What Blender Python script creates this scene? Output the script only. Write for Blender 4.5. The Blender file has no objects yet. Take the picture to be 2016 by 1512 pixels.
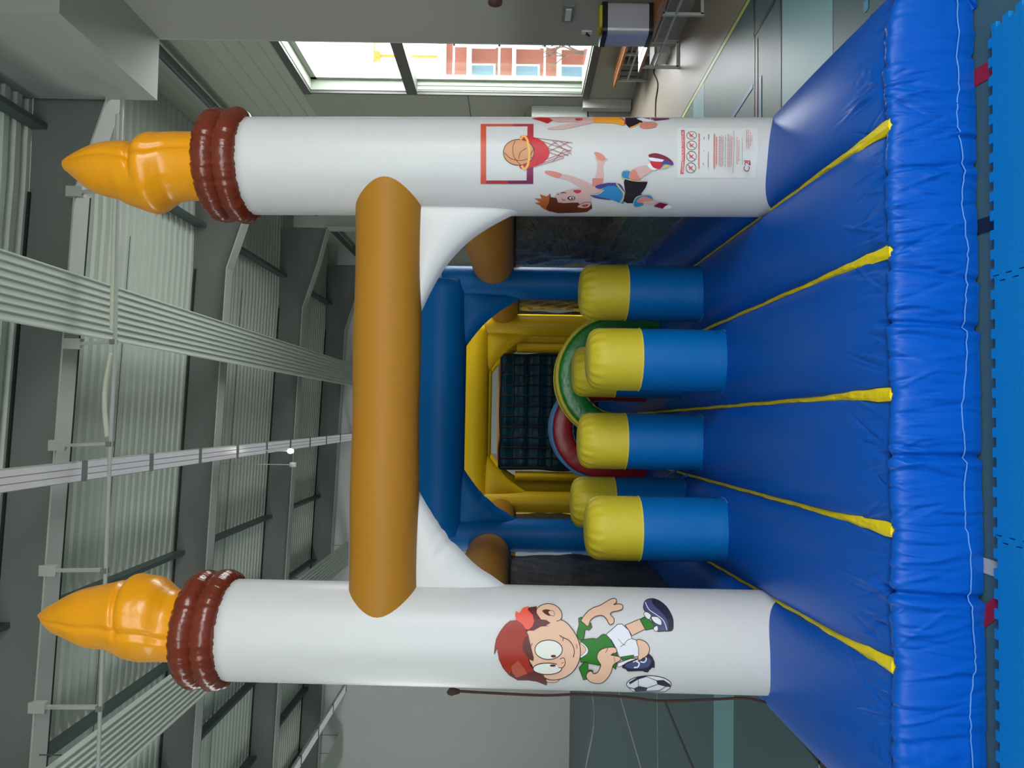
import bpy, bmesh, math, random
import numpy as np
from mathutils import Vector, Matrix, Euler
from mathutils.geometry import delaunay_2d_cdt

S = bpy.context.scene
COL = S.collection
random.seed(7)
rng = np.random.default_rng(11)

# ------------------------------------------------------------------ camera
FPX = 1500.0
H = 1.85
PSI = math.atan(64 / 1500.0)
RHO = 0.0157
Fw = Vector((math.sin(PSI), math.cos(PSI), .002)).normalized()
Xr = Vector((math.cos(PSI), -math.sin(PSI), 0))
Dn = -Xr.cross(Fw)
Rv = Dn * math.cos(RHO) + Xr * math.sin(RHO)          # picture right (the photo lies on its side)
Uv = Xr * math.cos(RHO) - Dn * math.sin(RHO)          # picture up
Cm = Vector((0, 0, H))
cam = bpy.data.cameras.new('camera')
cam.sensor_width = 36
cam.lens = FPX / 2016 * 36
cam.clip_end = 500
cob = bpy.data.objects.new('camera', cam)
COL.objects.link(cob)
m3 = Matrix((Rv, Uv, -Fw)).transposed()
cob.matrix_world = Matrix.Translation(Cm) @ m3.to_4x4()
S.camera = cob
S.view_settings.view_transform = 'Standard'
S.view_settings.look = 'None'
S.view_settings.gamma = 1
S.view_settings.exposure = 0.0
S.view_settings.use_curve_mapping = False


def ray(x, y): return Fw + Rv * ((x - 1008) / FPX) + Uv * ((756 - y) / FPX)
def PY(x, y, Y): r = ray(x, y); return Cm + r * (Y / r.y)
def PX(x, y, X): r = ray(x, y); return Cm + r * (X / r.x)
def PZ(x, y, Z): r = ray(x, y); return Cm + r * ((Z - H) / r.z)


# ------------------------------------------------------------------ daylight and added fill lamps
W = bpy.data.worlds.new('daylight')
S.world = W
W.use_nodes = True
wn = W.node_tree.nodes
wn['Background'].inputs[0].default_value = (.93, .97, 1.0, 1)
wn['Background'].inputs[1].default_value = 3.0


def area(name, loc, rot, sx, sy, power, color=(1, 1, 1)):
    l = bpy.data.lights.new(name, 'AREA')
    l.shape = 'RECTANGLE'; l.size = sx; l.size_y = sy
    l.energy = power; l.color = color
    o = bpy.data.objects.new(name, l); COL.objects.link(o)
    o.location = loc; o.rotation_euler = rot
    return o


R90 = math.pi / 2
# right wall window daylight, then added fill lamps at assumed rear and left windows
area('daylight_window_right', (5.6, 10.9, 3.0), (0, R90, 0), 3.9, 2.4, 380, (.95, .98, 1))
area('added_fill_rear', (-1.0, -6.5, 3.2), (R90, 0, 0), 10.0, 4.0, 370, (.97, .99, 1))  # added front fill lamp, set in an assumed rear window out of view
area('added_fill_rear_right', (4.3, -2.0, 2.6), (0, R90, 0), 2.6, 5.0, 330, (.97, .99, 1))  # added fill lamp for an assumed, unseen window behind on the right
area('added_fill_left', (-13.7, 8.0, 4.2), (0, -R90, 0), 2.4, 20.0, 300, (.95, .98, 1))  # added side fill lamp at an unseen, assumed left opening

# ------------------------------------------------------------------ materials
MT = {}


def lin(c):
    c = c / 255.0
    return c / 12.92 if c <= .04045 else ((c + .055) / 1.055) ** 2.4


def rgb(r, g, b): return (lin(r), lin(g), lin(b), 1)


def mat(name, col, rough=.5, metal=0, bump=0, bscale=20, bstretch=(1, 1, 1), var=0, spec=.5, weave=0, emit=0, dist=0.0):
    if name in MT: return MT[name]
    m = bpy.data.materials.new(name); m.use_nodes = True
    n = m.node_tree.nodes; L = m.node_tree.links
    p = n['Principled BSDF']
    p.inputs['Base Color'].default_value = col
    p.inputs['Roughness'].default_value = rough
    p.inputs['Metallic'].default_value = metal
    p.inputs['Specular IOR Level'].default_value = spec
    if emit:
        p.inputs['Emission Color'].default_value = col
        p.inputs['Emission Strength'].default_value = emit
    tc = n.new('ShaderNodeTexCoord')
    if var:
        nz = n.new('ShaderNodeTexNoise'); nz.inputs['Scale'].default_value = 2.3; nz.inputs['Detail'].default_value = 5
        L.new(tc.outputs['Object'], nz.inputs['Vector'])
        mr = n.new('ShaderNodeMapRange'); mr.inputs[3].default_value = 1 - var; mr.inputs[4].default_value = 1 + var
        L.new(nz.outputs['Fac'], mr.inputs[0])
        mx = n.new('ShaderNodeMix'); mx.data_type = 'RGBA'; mx.blend_type = 'MULTIPLY'; mx.inputs[0].default_value = 1
        mx.inputs[6].default_value = col
        L.new(mr.outputs[0], mx.inputs[7]); L.new(mx.outputs[2], p.inputs['Base Color'])
    last = None
    if bump:
        mp = n.new('ShaderNodeMapping'); mp.inputs['Scale'].default_value = bstretch
        L.new(tc.outputs['Object'], mp.inputs[0])
        nz = n.new('ShaderNodeTexNoise'); nz.inputs['Scale'].default_value = bscale; nz.inputs['Detail'].default_value = 3
        nz.inputs['Distortion'].default_value = dist
        L.new(mp.outputs[0], nz.inputs['Vector'])
        b = n.new('ShaderNodeBump'); b.inputs['Strength'].default_value = bump; b.inputs['Distance'].default_value = .02
        L.new(nz.outputs['Fac'], b.inputs['Height']); last = b
    if weave:
        nz = n.new('ShaderNodeTexNoise'); nz.inputs['Scale'].default_value = 160; nz.inputs['Detail'].default_value = 1
        L.new(tc.outputs['Object'], nz.inputs['Vector'])
        b = n.new('ShaderNodeBump'); b.inputs['Strength'].default_value = weave; b.inputs['Distance'].default_value = .002
        L.new(nz.outputs['Fac'], b.inputs['Height'])
        if last: L.new(last.outputs[0], b.inputs['Normal'])
        last = b
    if last: L.new(last.outputs[0], p.inputs['Normal'])
    MT[name] = m
    return m


blue_pvc = mat('royal_blue_pvc', rgb(0, 84, 184), .40, weave=.15, bump=.10, bscale=5, spec=.24)
sky_pvc = mat('mid_blue_pvc', rgb(0, 100, 172), .45, weave=.2, bump=.08, bscale=6, spec=.2)
white_pvc = mat('white_pvc', rgb(206, 207, 206), .36, weave=.25, bump=.10, bscale=7, bstretch=(1, 1, .5), spec=.4)
ochre_pvc = mat('ochre_pvc', rgb(166, 114, 28), .55, weave=.25, bump=.10, bscale=7, spec=.3)
amber_pvc = mat('amber_pvc', rgb(232, 154, 6), .26, bump=.45, bscale=6, bstretch=(1, 1, 1), spec=.5)
brown_pvc = mat('brown_pvc', rgb(110, 44, 24), .24, bump=.5, bscale=10, spec=.55)
yellow_pvc = mat('yellow_pvc', rgb(202, 186, 46), .46, weave=.25, bump=.08, bscale=8, spec=.35)
gold_pvc = mat('golden_yellow_pvc', rgb(246, 200, 16), .42, weave=.2, bump=.08, bscale=8, spec=.35)
strap_y = mat('yellow_strap', rgb(240, 215, 20), .5, bump=.4, bscale=18, spec=.3)
green_pvc = mat('green_pvc', rgb(22, 128, 48), .3, bump=.35, bscale=12, spec=.5)
red_pvc = mat('red_pvc', rgb(160, 16, 30), .34, bump=.25, bscale=10, spec=.5)
pipe_blue = mat('light_blue_piping', rgb(80, 140, 215), .4)
teal_dark = mat('dark_teal_pvc', rgb(10, 72, 94), .4, bump=.3, bscale=5)
orange_l = mat('light_orange_pvc', rgb(250, 170, 90), .5)
black_rope = mat('black_rope', rgb(14, 14, 18), .8)
brown_rope = mat('brown_rope', rgb(70, 45, 40), .8, bump=.4, bscale=60)
stitch = mat('seam_thread', rgb(14, 40, 110), .7)
foam = mat('blue_foam_mat', rgb(0, 128, 206), .62, weave=.6, bump=.05, bscale=60, var=.04, spec=.3)
steel_w = mat('pale_painted_steel', rgb(178, 182, 174), .5, var=.04)
steel_d = mat('grey_painted_web', rgb(112, 116, 110), .65, var=.05)
steel_k = mat('dark_steel', rgb(74, 88, 86), .5)
deck_m = mat('metal_roof_deck', rgb(196, 205, 192), .5, metal=.0, var=.08)
panel_m = mat('radiant_panel_white', rgb(205, 214, 204), .45)
wall_r_m = mat('smooth_grey_plaster', rgb(158, 160, 150), .8, var=.02)
wall_clad = mat('pale_cladding', rgb(160, 164, 150), .55, var=.03)
wall_end_m = mat('grey_end_wall', rgb(206, 207, 201), .8, var=.03)
frame_d = mat('dark_grey_frame', rgb(88, 90, 84), .5)
frame_w = mat('white_reveal', rgb(150, 160, 145), .5)
wood = mat('varnished_pine', rgb(170, 112, 66), .25, bump=.1, bscale=12, bstretch=(6, 1, 6), var=.15)
steel_bin = mat('brushed_steel', rgb(186, 186, 194), .3, metal=.35)
black_pl = mat('black_plastic', rgb(20, 19, 20), .4)
yel_pl = mat('yellow_plastic', rgb(190, 180, 40), .5)
white_pl = mat('white_plastic', rgb(205, 210, 205), .4)
grey_pl = mat('grey_plastic', rgb(120, 122, 120), .5)
brick = mat('red_brick', rgb(168, 104, 86), .9, var=.1)
bwhite = mat('white_render', rgb(235, 235, 230), .8)
bglass = mat('house_glass', rgb(110, 150, 170), .15)
crane_m = mat('crane_orange', rgb(225, 160, 60), .6)
bark = mat('tree_bark', rgb(120, 100, 85), .9)
sheet_m = mat('perforated_hose', rgb(206, 210, 190), .5)


def net_material(name, thr, col, bs=.9, ro=.3):
    m = bpy.data.materials.new(name); m.use_nodes = True
    n = m.node_tree.nodes; L = m.node_tree.links
    p = n['Principled BSDF']; p.inputs['Base Color'].default_value = col; p.inputs['Roughness'].default_value = ro
    p.inputs['Specular IOR Level'].default_value = .6
    tc = n.new('ShaderNodeTexCoord'); mp = n.new('ShaderNodeMapping')
    mp.inputs['Rotation'].default_value = (.25, 0, 0); mp.inputs['Scale'].default_value = (2, 1.1, 3.2)
    L.new(tc.outputs['Object'], mp.inputs[0])
    nz = n.new('ShaderNodeTexNoise'); nz.inputs['Scale'].default_value = 2.2; nz.inputs['Detail'].default_value = 6; nz.inputs['Distortion'].default_value = 1.2
    L.new(mp.outputs[0], nz.inputs['Vector'])
    b = n.new('ShaderNodeBump'); b.inputs['Strength'].default_value = bs; b.inputs['Distance'].default_value = .10
    L.new(nz.outputs['Fac'], b.inputs['Height']); L.new(b.outputs[0], p.inputs['Normal'])
    t = n.new('ShaderNodeBsdfTransparent'); mx = n.new('ShaderNodeMixShader'); mx.inputs[0].default_value = thr
    L.new(p.outputs[0], mx.inputs[1]); L.new(t.outputs[0], mx.inputs[2])
    L.new(mx.outputs[0], n['Material Output'].inputs[0])
    return m


net_m = net_material('black_side_net', .09, rgb(30, 30, 33))
net_dark = net_material('black_smooth_side_net', .05, rgb(22, 22, 24), .25, .5)
glass_m = bpy.data.materials.new('window_glass'); glass_m.use_nodes = True
_n = glass_m.node_tree.nodes; _l = glass_m.node_tree.links
_g = _n.new('ShaderNodeBsdfGlossy'); _g.inputs['Roughness'].default_value = .03
_t = _n.new('ShaderNodeBsdfTransparent'); _x = _n.new('ShaderNodeMixShader'); _x.inputs[0].default_value = .06
_l.new(_t.outputs[0], _x.inputs[1]); _l.new(_g.outputs[0], _x.inputs[2]); _l.new(_x.outputs[0], _n['Material Output'].inputs[0])

floor_m = mat('teal_sports_floor', rgb(74, 104, 108), .42, bump=.03, bscale=3, var=.03, spec=.45)
strip_m = mat('beige_floor_border', rgb(160, 150, 136), .42, var=.03)
light_band = mat('pale_turquoise_floor_paint', rgb(124, 176, 184), .42)


# ------------------------------------------------------------------ object helpers
def empty(name, loc, label=None, cat=None, group=None):
    o = bpy.data.objects.new(name, None); o.empty_display_size = .2; COL.objects.link(o)
    o.location = loc
    tag(o, label, cat, group)
    return o


def tag(o, label=None, cat=None, group=None, kind=None):
    if label: o['label'] = label
    if cat: o['category'] = cat
    if group: o['group'] = group
    if kind: o['kind'] = kind
    return o


DEPTH_ORIG = {}


def worldloc(o):
    v = Vector((0, 0, 0))
    while o is not None:
        v = v + o.location; o = o.parent
    return v


class MB:
    """collects shapes in world coordinates; build() links them as one mesh"""
    def __init__(s): s.v = []; s.f = []; s.mi = []; s.cur = 0; s.sm = []

    def add(s, v, f, smooth=True):
        b = len(s.v)
        s.v += [tuple(p) for p in v]
        for q in f:
            s.f.append(tuple(i + b for i in q)); s.mi.append(s.cur); s.sm.append(smooth)
        return s

    def box(s, a, b):
        x0, y0, z0 = a; x1, y1, z1 = b
        if x0 > x1: x0, x1 = x1, x0
        if y0 > y1: y0, y1 = y1, y0
        if z0 > z1: z0, z1 = z1, z0
        v = [(x0, y0, z0), (x1, y0, z0), (x1, y1, z0), (x0, y1, z0), (x0, y0, z1), (x1, y0, z1), (x1, y1, z1), (x0, y1, z1)]
        return s.add(v, [(0, 3, 2, 1), (4, 5, 6, 7), (0, 1, 5, 4), (1, 2, 6, 5), (2, 3, 7, 6), (3, 0, 4, 7)], False)

    def bar(s, p, q, w, h, up=(0, 0, 1)):
        p = Vector(p); q = Vector(q); d = (q - p).normalized(); up = Vector(up)
        sx = d.cross(up).normalized(); sz = sx.cross(d).normalized()
        v = []
        for c in (p, q):
            for a, b in ((-1, -1), (1, -1), (1, 1), (-1, 1)): v.append(c + sx * a * w / 2 + sz * b * h / 2)
        return s.add(v, [(0, 1, 2, 3), (7, 6, 5, 4), (0, 4, 5, 1), (1, 5, 6, 2), (2, 6, 7, 3), (3, 7, 4, 0)], False)

    def tube(s, pts, rad, seg=16, closed=False, caps=True, squash=None):
        pts = [Vector(p) for p in pts]; n = len(pts)
        if not hasattr(rad, '__len__'): rad = [rad] * n
        d0 = (pts[1] - pts[0]).normalized()
        ref = Vector((0, 0, 1)) if abs(d0.z) < .9 else Vector((1, 0, 0))
        nx = d0.cross(ref).normalized(); v = []
        for i, p in enumerate(pts):
            a = pts[(i - 1) % n] if (closed or i > 0) else pts[i]
            b = pts[(i + 1) % n] if (closed or i < n - 1) else pts[i]
            d = (b - a).normalized()
            nx = (nx - d * nx.dot(d)).normalized(); ny = d.cross(nx)
            for k in range(seg):
                t = 2 * math.pi * k / seg
                v.append(p + nx * math.cos(t) * rad[i] + ny * math.sin(t) * rad[i])
        f = []
        m = n if closed else n - 1
        for i in range(m):
            for k in range(seg):
                a = i * seg + k; b = i * seg + (k + 1) % seg
                j = (i + 1) % n
                f.append((a, b, j * seg + (k + 1) % seg, j * seg + k))
        if caps and not closed:
            f.append(tuple(range(seg - 1, -1, -1))); f.append(tuple((n - 1) * seg + k for k in range(seg)))
        return s.add(v, f)

    def grid(s, P, smooth=True, flip=False):
        P = np.asarray(P); a, b = P.shape[:2]
        v = P.reshape(-1, 3).tolist()
        idx = np.arange(a * b).reshape(a, b)
        q = np.stack([idx[:-1, :-1], idx[:-1, 1:], idx[1:, 1:], idx[1:, :-1]], -1).reshape(-1, 4)
        if flip: q = q[:, ::-1]
        return s.add(v, q.tolist(), smooth)

    def build(s, name, mats, parent=None, loc=None):
        me = bpy.data.meshes.new(name)
        if not isinstance(mats, (list, tuple)): mats = [mats]
        if loc is None:
            if parent is not None:
                loc = worldloc(parent)
            else:
                a = np.array(s.v); loc = Vector(((a[:, 0].min() + a[:, 0].max()) / 2, (a[:, 1].min() + a[:, 1].max()) / 2, a[:, 2].min()))
        else: loc = Vector(loc)
        vv = (np.array(s.v) - np.array(loc)).tolist()
        me.from_pydata(vv, [], s.f)
        for m in mats: me.materials.append(m)
        me.polygons.foreach_set('material_index', s.mi)
        me.polygons.foreach_set('use_smooth', s.sm)
        me.update()
        o = bpy.data.objects.new(name, me); COL.objects.link(o)
        if parent is not None:
            o.parent = parent; o.location = (0, 0, 0)
        else: o.location = loc
        return o


def struct(name, mb, m, label=None):
    o = mb.build(name, m); tag(o, label, None, None, 'structure'); return o


def copy_tree(o, parent=None, off=None):
    c = o.copy(); COL.objects.link(c); c.parent = parent
    if off is not None: c.location = o.location + Vector(off)
    for ch in list(o.children): copy_tree(ch, c)
    return c


def cat_rom(pts, n=6, closed=False):
    P = [np.array(p, float) for p in pts]; out = []; N = len(P)
    rngi = range(N) if closed else range(N - 1)
    for i in rngi:
        if closed: p0, p1, p2, p3 = P[(i - 1) % N], P[i], P[(i + 1) % N], P[(i + 2) % N]
        else: p0, p1, p2, p3 = P[max(i - 1, 0)], P[i], P[i + 1], P[min(i + 2, N - 1)]
        for k in range(n):
            t = k / n
            out.append(.5 * (2 * p1 + (p2 - p0) * t + (2 * p0 - 5 * p1 + 4 * p2 - p3) * t * t + (3 * p1 - p0 - 3 * p2 + p3) * t ** 3))
    if not closed: out.append(P[-1])
    return out


# ================================================================== THE HALL
# floor
struct('floor', MB().box((-14, -7, -.2), (5.15, 23.4, 0)), floor_m, 'smooth grey teal sports hall floor with painted court lines')
FL = bpy.data.objects['floor']


def ribbon(mb, pts, w, z, n=(0, 0, 1)):
    pts = [Vector((p[0], p[1], z)) for p in pts]; v = []; f = []
    for i, p in enumerate(pts):
        d = (pts[min(i + 1, len(pts) - 1)] - pts[max(i - 1, 0)]).normalized()
        s = Vector((d.y, -d.x, 0)) * w / 2
        v += [p - s, p + s]
        if i: f.append((2 * i - 2, 2 * i - 1, 2 * i + 1, 2 * i))
    mb.add(v, f, False)


def part(name, mb, m, parent, label=None):
    o = mb.build(name, m, parent); tag(o, label); return o


part('floor_border', MB().box((3.42, -7, -.01), (5.14, 23.3, .002)), strip_m, FL, 'beige grey walkway strip along the window wall')
mb = MB()
mb.add([(-14, 6.36, .0015), (1.0, 6.36, .0015), (1.0, 6.98, .0015), (-14, 6.98, .0015)], [(0, 1, 2, 3)], False)
mb.add([(1, 4.4, .0015), (3.3, 4.4, .0015), (3.3, 5.24, .0015), (1.0, 5.24, .0015)], [(0, 1, 2, 3)], False)
mb.add([(1, 7.45, .0015), (3.36, 7.45, .0015), (3.36, 7.9, .0015), (1.0, 7.9, .0015)], [(0, 1, 2, 3)], False)
part('pale_floor_band', mb, light_band, FL, 'pale turquoise painted band on the floor')
tape_y = mat('yellow_line_paint', rgb(214, 220, 110), .4)
tape_k = mat('black_line_paint', rgb(30, 36, 40), .4)
tape_r = mat('red_line_paint', rgb(170, 30, 40), .4)
tape_w = mat('white_line_paint', rgb(190, 190, 180), .4)
tape_b = mat('blue_line_paint', rgb(60, 140, 200), .4)


def line(pts, w, m, name='court_line', z=.003, lab=None):
    mb = MB(); ribbon(mb, pts, w, z); part(name, mb, m, FL, lab)


line([(3.38, -2), (3.38, 20)], .045, tape_y, lab='yellow court side line')
line([(1.2, 5.87), (3.36, 5.87)], .03, tape_k, lab='black cross line on the floor')
line([(1.2, 5.28), (3.36, 5.28)], .03, tape_k, lab='black cross line nearer the inflatable')
line([PZ(1485, 70, 0), PZ(1526, 0, 0)], .035, tape_k, lab='slanting black floor line')
line([PZ(1491, 75, 0), PZ(1491, 235, 0)], .03, tape_r, z=.004, lab='red cross line on the floor')
line([PZ(1498, 150, 0), PZ(1498, 235, 0)], .045, tape_b, z=.0045, lab='short blue floor line')
line([PZ(1483, 168, 0), PZ(1440, 235, 0)], .04, tape_b, z=.0045, lab='slanting blue floor line')
line([PZ(1706, 0, 0), PZ(1706, 22, 0)], .05, tape_b, lab='blue floor line beside the inflatable corner')
line([PZ(1885, 175, 0), PZ(1960, 130, 0)], .07, tape_r, lab='red tape beneath the blue foam mats')
line([PZ(1885, 460, 0), PZ(1960, 437, 0)], .06, tape_k, lab='black tape in front of the inflatable')
line([PZ(1900, 1100, 0), PZ(1975, 1125, 0)], .06, tape_w, lab='white tape in front of the inflatable')
line([PZ(1915, 1232, 0), PZ(1985, 1180, 0)], .07, tape_r, lab='red tape at the left of the front')
line([PZ(1613, 1440, 0), PZ(1617, 1700, 0)], .02, tape_w, lab='thin white cross line at left')
line([PZ(1500, 1360, 0), PZ(1700, 1605, 0)], .035, tape_k, lab='black slanting floor line at left')
line([PZ(1215, 1350, 0), PZ(1262, 1512, 0), PZ(1300, 1640, 0)], .05, tape_w, lab='thin white slanting floor line')
line([PZ(1294, 1350, 0), PZ(1296, 1560, 0)], .04, tape_w, lab='thin white cross line further away')
line([PZ(1310, 1385, 0), PZ(1372, 1530, 0)], .05, tape_k, lab='thin dark slanting floor line')
arc = [PZ(1160 + 10 * math.sin(t * .5), 1340 + t * 22, 0) for t in range(10)]
line(arc, .12, tape_w, lab='faint white curved floor line')

# walls ------------------------------------------------------------
mb = MB(); mb.box((-14, 23.4, -.2), (5.5, 23.6, 8.4)); struct('wall_end', mb, wall_end_m, 'plain grey end wall of the sports hall')
mb = MB(); mb.box((-14.2, -7, -.2), (-14, 23.6, 3.0)); mb.box((-14.2, -7, 5.4), (-14, 23.6, 8.4)); mb.box((-14.2, -7, 3.0), (-14, -2, 5.4)); mb.box((-14.2, 18, 3.0), (-14, 23.6, 5.4))
struct('wall_left', mb, wall_end_m)  # strip opening is assumed, there for the added left fill lamp
mb = MB(); mb.box((-14, -7.2, -.2), (-6, -7, 8.4)); mb.box((-6, -7.2, 5.2), (4, -7, 8.4)); mb.box((-6, -7.2, -.2), (4, -7, 1.2)); mb.box((4, -7.2, -.2), (5.2, -7, 8.4))
struct('wall_rear', mb, wall_end_m)
mb = MB(); mb.box((-6, -7.12, 1.2), (4, -7.1, 5.2))
w = struct('assumed_window_rear', mb, glass_m)  # assumed rear glazing, never in view, goes with the added rear fill
mb = MB()
for k in range(6): mb.box((-6 + 2 * k - .04, -7.18, 1.2), (-6 + 2 * k + .04, -7.02, 5.2))
mb.box((-6, -7.18, 3.2), (4, -7.02, 3.28)); part('window_frame', mb, frame_d, w)  # frame of the assumed rear window
# right wall: pieces around window_1
WX = 5.15
SC = 1.062
def sy(y): return y * SC
def sz(z): return 1.85 + (z - 1.85) * SC
GY0, GY1, GZ0, GZ1 = 9.35, 12.0, sz(.86), sz(5.0)
mb = MB()
mb.box((WX, 8.7, -.2), (WX + .3, GY0, 8.4)); mb.box((WX, GY0, -.2), (WX + .3, GY1, GZ0)); mb.box((WX, GY0, GZ1), (WX + .3, GY1, 8.4))
mb.box((WX, GY1, -.2), (WX + .3, 23.4, 8.4))
struct('wall_right', mb, wall_clad, 'pale wall holding the big window')
mb = MB()        # ribbed cladding above the window: real trapezoid ribs along the wall
zz = []; z = GZ1 + .12
prof = []
while z < 7.9:
    prof += [(WX - .005, z), (WX - .005, z + .15), (WX - .03, z + .17), (WX - .03, z + .23), (WX - .005, z + .25)]; z += .25
P = np.array([[(x, y, zz_) for (x, zz_) in prof] for y in (8.75, 23.38)])
mb.grid(P, False)
o = mb.build('wall_cladding', mat('ribbed_cladding', rgb(176, 180, 164), .5, var=.03)); tag(o, 'horizontally ribbed pale cladding above the window', None, None, 'structure')
mb = MB()
for (ya, yb, za, zb) in ((12.05, 23.3, 2.65, 2.665), (13.4, 13.42, .9, 5.2), (15.1, 15.12, .1, 5.2), (12.7, 23.3, 1.72, 1.73)):
    mb.box((WX - .008, ya, za), (WX, yb, zb))
tag(mb.build('trim_1', frame_d), 'thin joint strips on the window wall', None, None, 'structure')
# near smooth block + bulkhead
mb = MB(); mb.box((4.4, .6, -.2), (WX + .2, 8.82, 8.4)); mb.box((4.4, -7, -.2), (4.68, -4.6, 8.4)); mb.box((4.4, -4.6, 4.0), (4.68, .6, 8.4)); mb.box((4.4, -4.6, -.2), (4.68, .6, 1.2))
struct('wall_near_right', mb, wall_r_m, 'smooth grey projecting wall beside the window')
w = struct('assumed_window_rear_right', MB().box((4.54, -4.6, 1.2), (4.55, .6, 4.0)), glass_m)  # assumed window behind the viewpoint, goes with the added fill lamp there
mb = MB()
for k in range(4): mb.box((4.48, -4.6 + 1.733 * k - .03, 1.2), (4.6, -4.6 + 1.733 * k + .03, 4.0))
part('window_frame', mb, frame_d, w)  # frame of that assumed window
mb = MB(); mb.box((3.655, 6.88, 6.10), (4.4, 8.82, 8.3)); struct('trim_2', mb, mat('bulkhead_grey', rgb(166, 170, 162), .8, var=.02), 'boxed grey bulkhead hanging under the roof')
# window_1
gy0, gy1, gz0, gz1 = GY0, GY1, GZ0, GZ1
w = struct('window_1', MB().box((WX + .27, gy0, gz0), (WX + .275, gy1, gz1)), glass_m, 'large bright two-part window in the right wall')
mb = MB(); d = .09
mb.box((WX - .03, gy0, gz0 - .02), (WX + .03, gy1, gz0 + .02)); mb.box((WX - .04, gy0, gz0 - .09), (WX + .02, gy1 + .05, gz0))
mb.box((WX - .02, gy0, gz1 - .02), (WX + .03, gy1 + .06, gz1 + .1)); mb.box((WX - .015, gy1 - .005, gz0), (WX + .03, gy1 + .035, gz1))
part('window_frame', mb, frame_d, w, 'dark grey window surround')
part('mullion', MB().box((WX - .01, gy0, sz(3.37)), (WX + .2, gy1, sz(3.53))), frame_d, w, 'dark horizontal bar dividing the window')
mb = MB()
mb.box((WX + .03, gy1 - .02, gz0), (WX + .3, gy1 - .0, gz1)); mb.box((WX + .03, gy0, gz1 - .03), (WX + .3, gy1, gz1 - .01)); mb.box((WX + .03, gy0, gz0 + .02), (WX + .3, gy1, gz0 + .035))
mb.box((WX + .2, gy1 - .09, gz0), (WX + .26, gy1 - .02, gz1)); mb.box((WX + .2, gy0, gz1 - .12), (WX + .26, gy1, gz1 - .03))
for k in range(3): mb.box((WX + .05 + .07 * k, gy1 - .035, gz0 + .04), (WX + .065 + .07 * k, gy1 - .02, sz(3.36)))
part('reveal', mb, frame_w, w, 'pale window reveal and sash')
# white post strip right of the window and cabinets
tag(MB().box((5.0, 12.1, .02), (5.145, 12.25, .80)).build('trim_3', steel_w), 'white steel upright under the window corner', None, None, 'structure')
cb = empty('electrical_cabinet', (5.05, 12.9, .70), 'white wall cabinet with small label at the foot of the window wall', 'cabinet')
part('body', MB().box((4.96, 12.4, .70), (5.145, 13.42, 1.62)), white_pl, cb)
part('door', MB().box((4.945, 12.42, .72), (4.96, 13.4, 1.60)), mat('cabinet_door_white', rgb(200, 204, 200), .4), cb)
part('badge', MB().box((4.938, 12.47, 1.10), (4.945, 12.55, 1.22)), grey_pl, cb)
cb = empty('floor_cabinet', (5.05, 12.9, .0), 'low grey cupboard under the white wall cabinet', 'cabinet')
part('body', MB().box((4.92, 12.4, .0), (5.145, 13.42, .68)), mat('cupboard_grey', rgb(165, 165, 155), .5), cb)
mb = MB(); mb.box((4.9, 12.4, .16), (4.92, 13.42, .2)); mb.box((4.9, 12.4, .40), (4.92, 13.42, .43)); part('shelf_edge', mb, frame_d, cb)

# roof -------------------------------------------------------------
def zb(x):      # underside of rafters
    return 7.03 - .037 * (x - 1.5) if x < 2.6 else 6.99
DK = .64
mb = MB()
ys = []; y = -6.9
while y < 23.4:
    ys += [(y, 0), (y + .09, 0), (y + .12, .05), (y + .18, .05), (y + .21, 0)]; y += .21
P = np.array([[(x, yy, zb(x) + DK + zz_) for (yy, zz_) in ys] for x in (-14.0, 2.6, 5.14)])
mb.grid(P, False)
o = mb.build('ceiling', deck_m); tag(o, 'ribbed pale metal roof deck', None, None, 'structure')
mb = MB(); mb.box((-14.2, -7.2, 8.45), (5.6, 23.6, 8.6)); tag(mb.build('roof', steel_d), None, None, None, 'structure')
FY = [-1.0, 3.95, 8.9, 13.6, 18.5, 23.15]


def rafter(Y):
    web = MB(); fl = MB(); tk = .03
    xs = [-13.95, 2.56, 3.67, 4.52]; zs = [zb(-14), 7.0, 6.66, 6.45]
    for i in range(3):
        a, b = xs[i], xs[i + 1]
        za, zbb = zs[i], zs[i + 1]; ta = zb(a) + DK - .02; tb = zb(b) + DK - .02
        v = [(a, Y, za), (b, Y, zbb), (b, Y, tb), (a, Y, ta), (a, Y + tk, za), (b, Y + tk, zbb), (b, Y + tk, tb), (a, Y + tk, ta)]
        web.add(v, [(0, 1, 2, 3), (7, 6, 5, 4), (0, 4, 5, 1), (3, 2, 6, 7)], False)
        w2 = .15
        v = [(a, Y - w2 + .0, za - .02), (b, Y - w2, zbb - .02), (b, Y + w2, zbb - .02), (a, Y + w2, za - .02),
             (a, Y - w2, za), (b, Y - w2, zbb), (b, Y + w2, zbb), (a, Y + w2, za)]
        fl.add(v, [(0, 3, 2, 1), (4, 5, 6, 7), (0, 1, 5, 4), (1, 2, 6, 5), (2, 3, 7, 6), (3, 0, 4, 7)], False)
    ed = MB()  # near-black bars standing in for the flange's shadow and the dark web-top line
    for i in range(1):
        ed.bar((xs[0], Y + .19, zs[0] + .02), (xs[1], Y + .19, zs[1] + .02), .06, .04); ed.bar((xs[0], Y - .015, zb(xs[0]) + DK - .03), (xs[1], Y - .015, zb(xs[1]) + DK - .03), .03, .03)
    r = empty('roof_beam', (0, Y, 6.9)); tag(r, None, None, None, 'structure')
    part('web', web, steel_d, r); part('bottom_flange', fl, steel_w, r); part('edge_shadow_strip', ed, mat('near_black_edge_shadow', rgb(30, 34, 34), .6), r)
    col = MB(); col.box((4.5, Y - .15, 0), (4.55, Y + .15, 6.45)); col.box((4.55, Y - .01, 0), (5.14, Y + .01, 7.3))
    part('column', col, steel_w, r)
    return r


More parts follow.
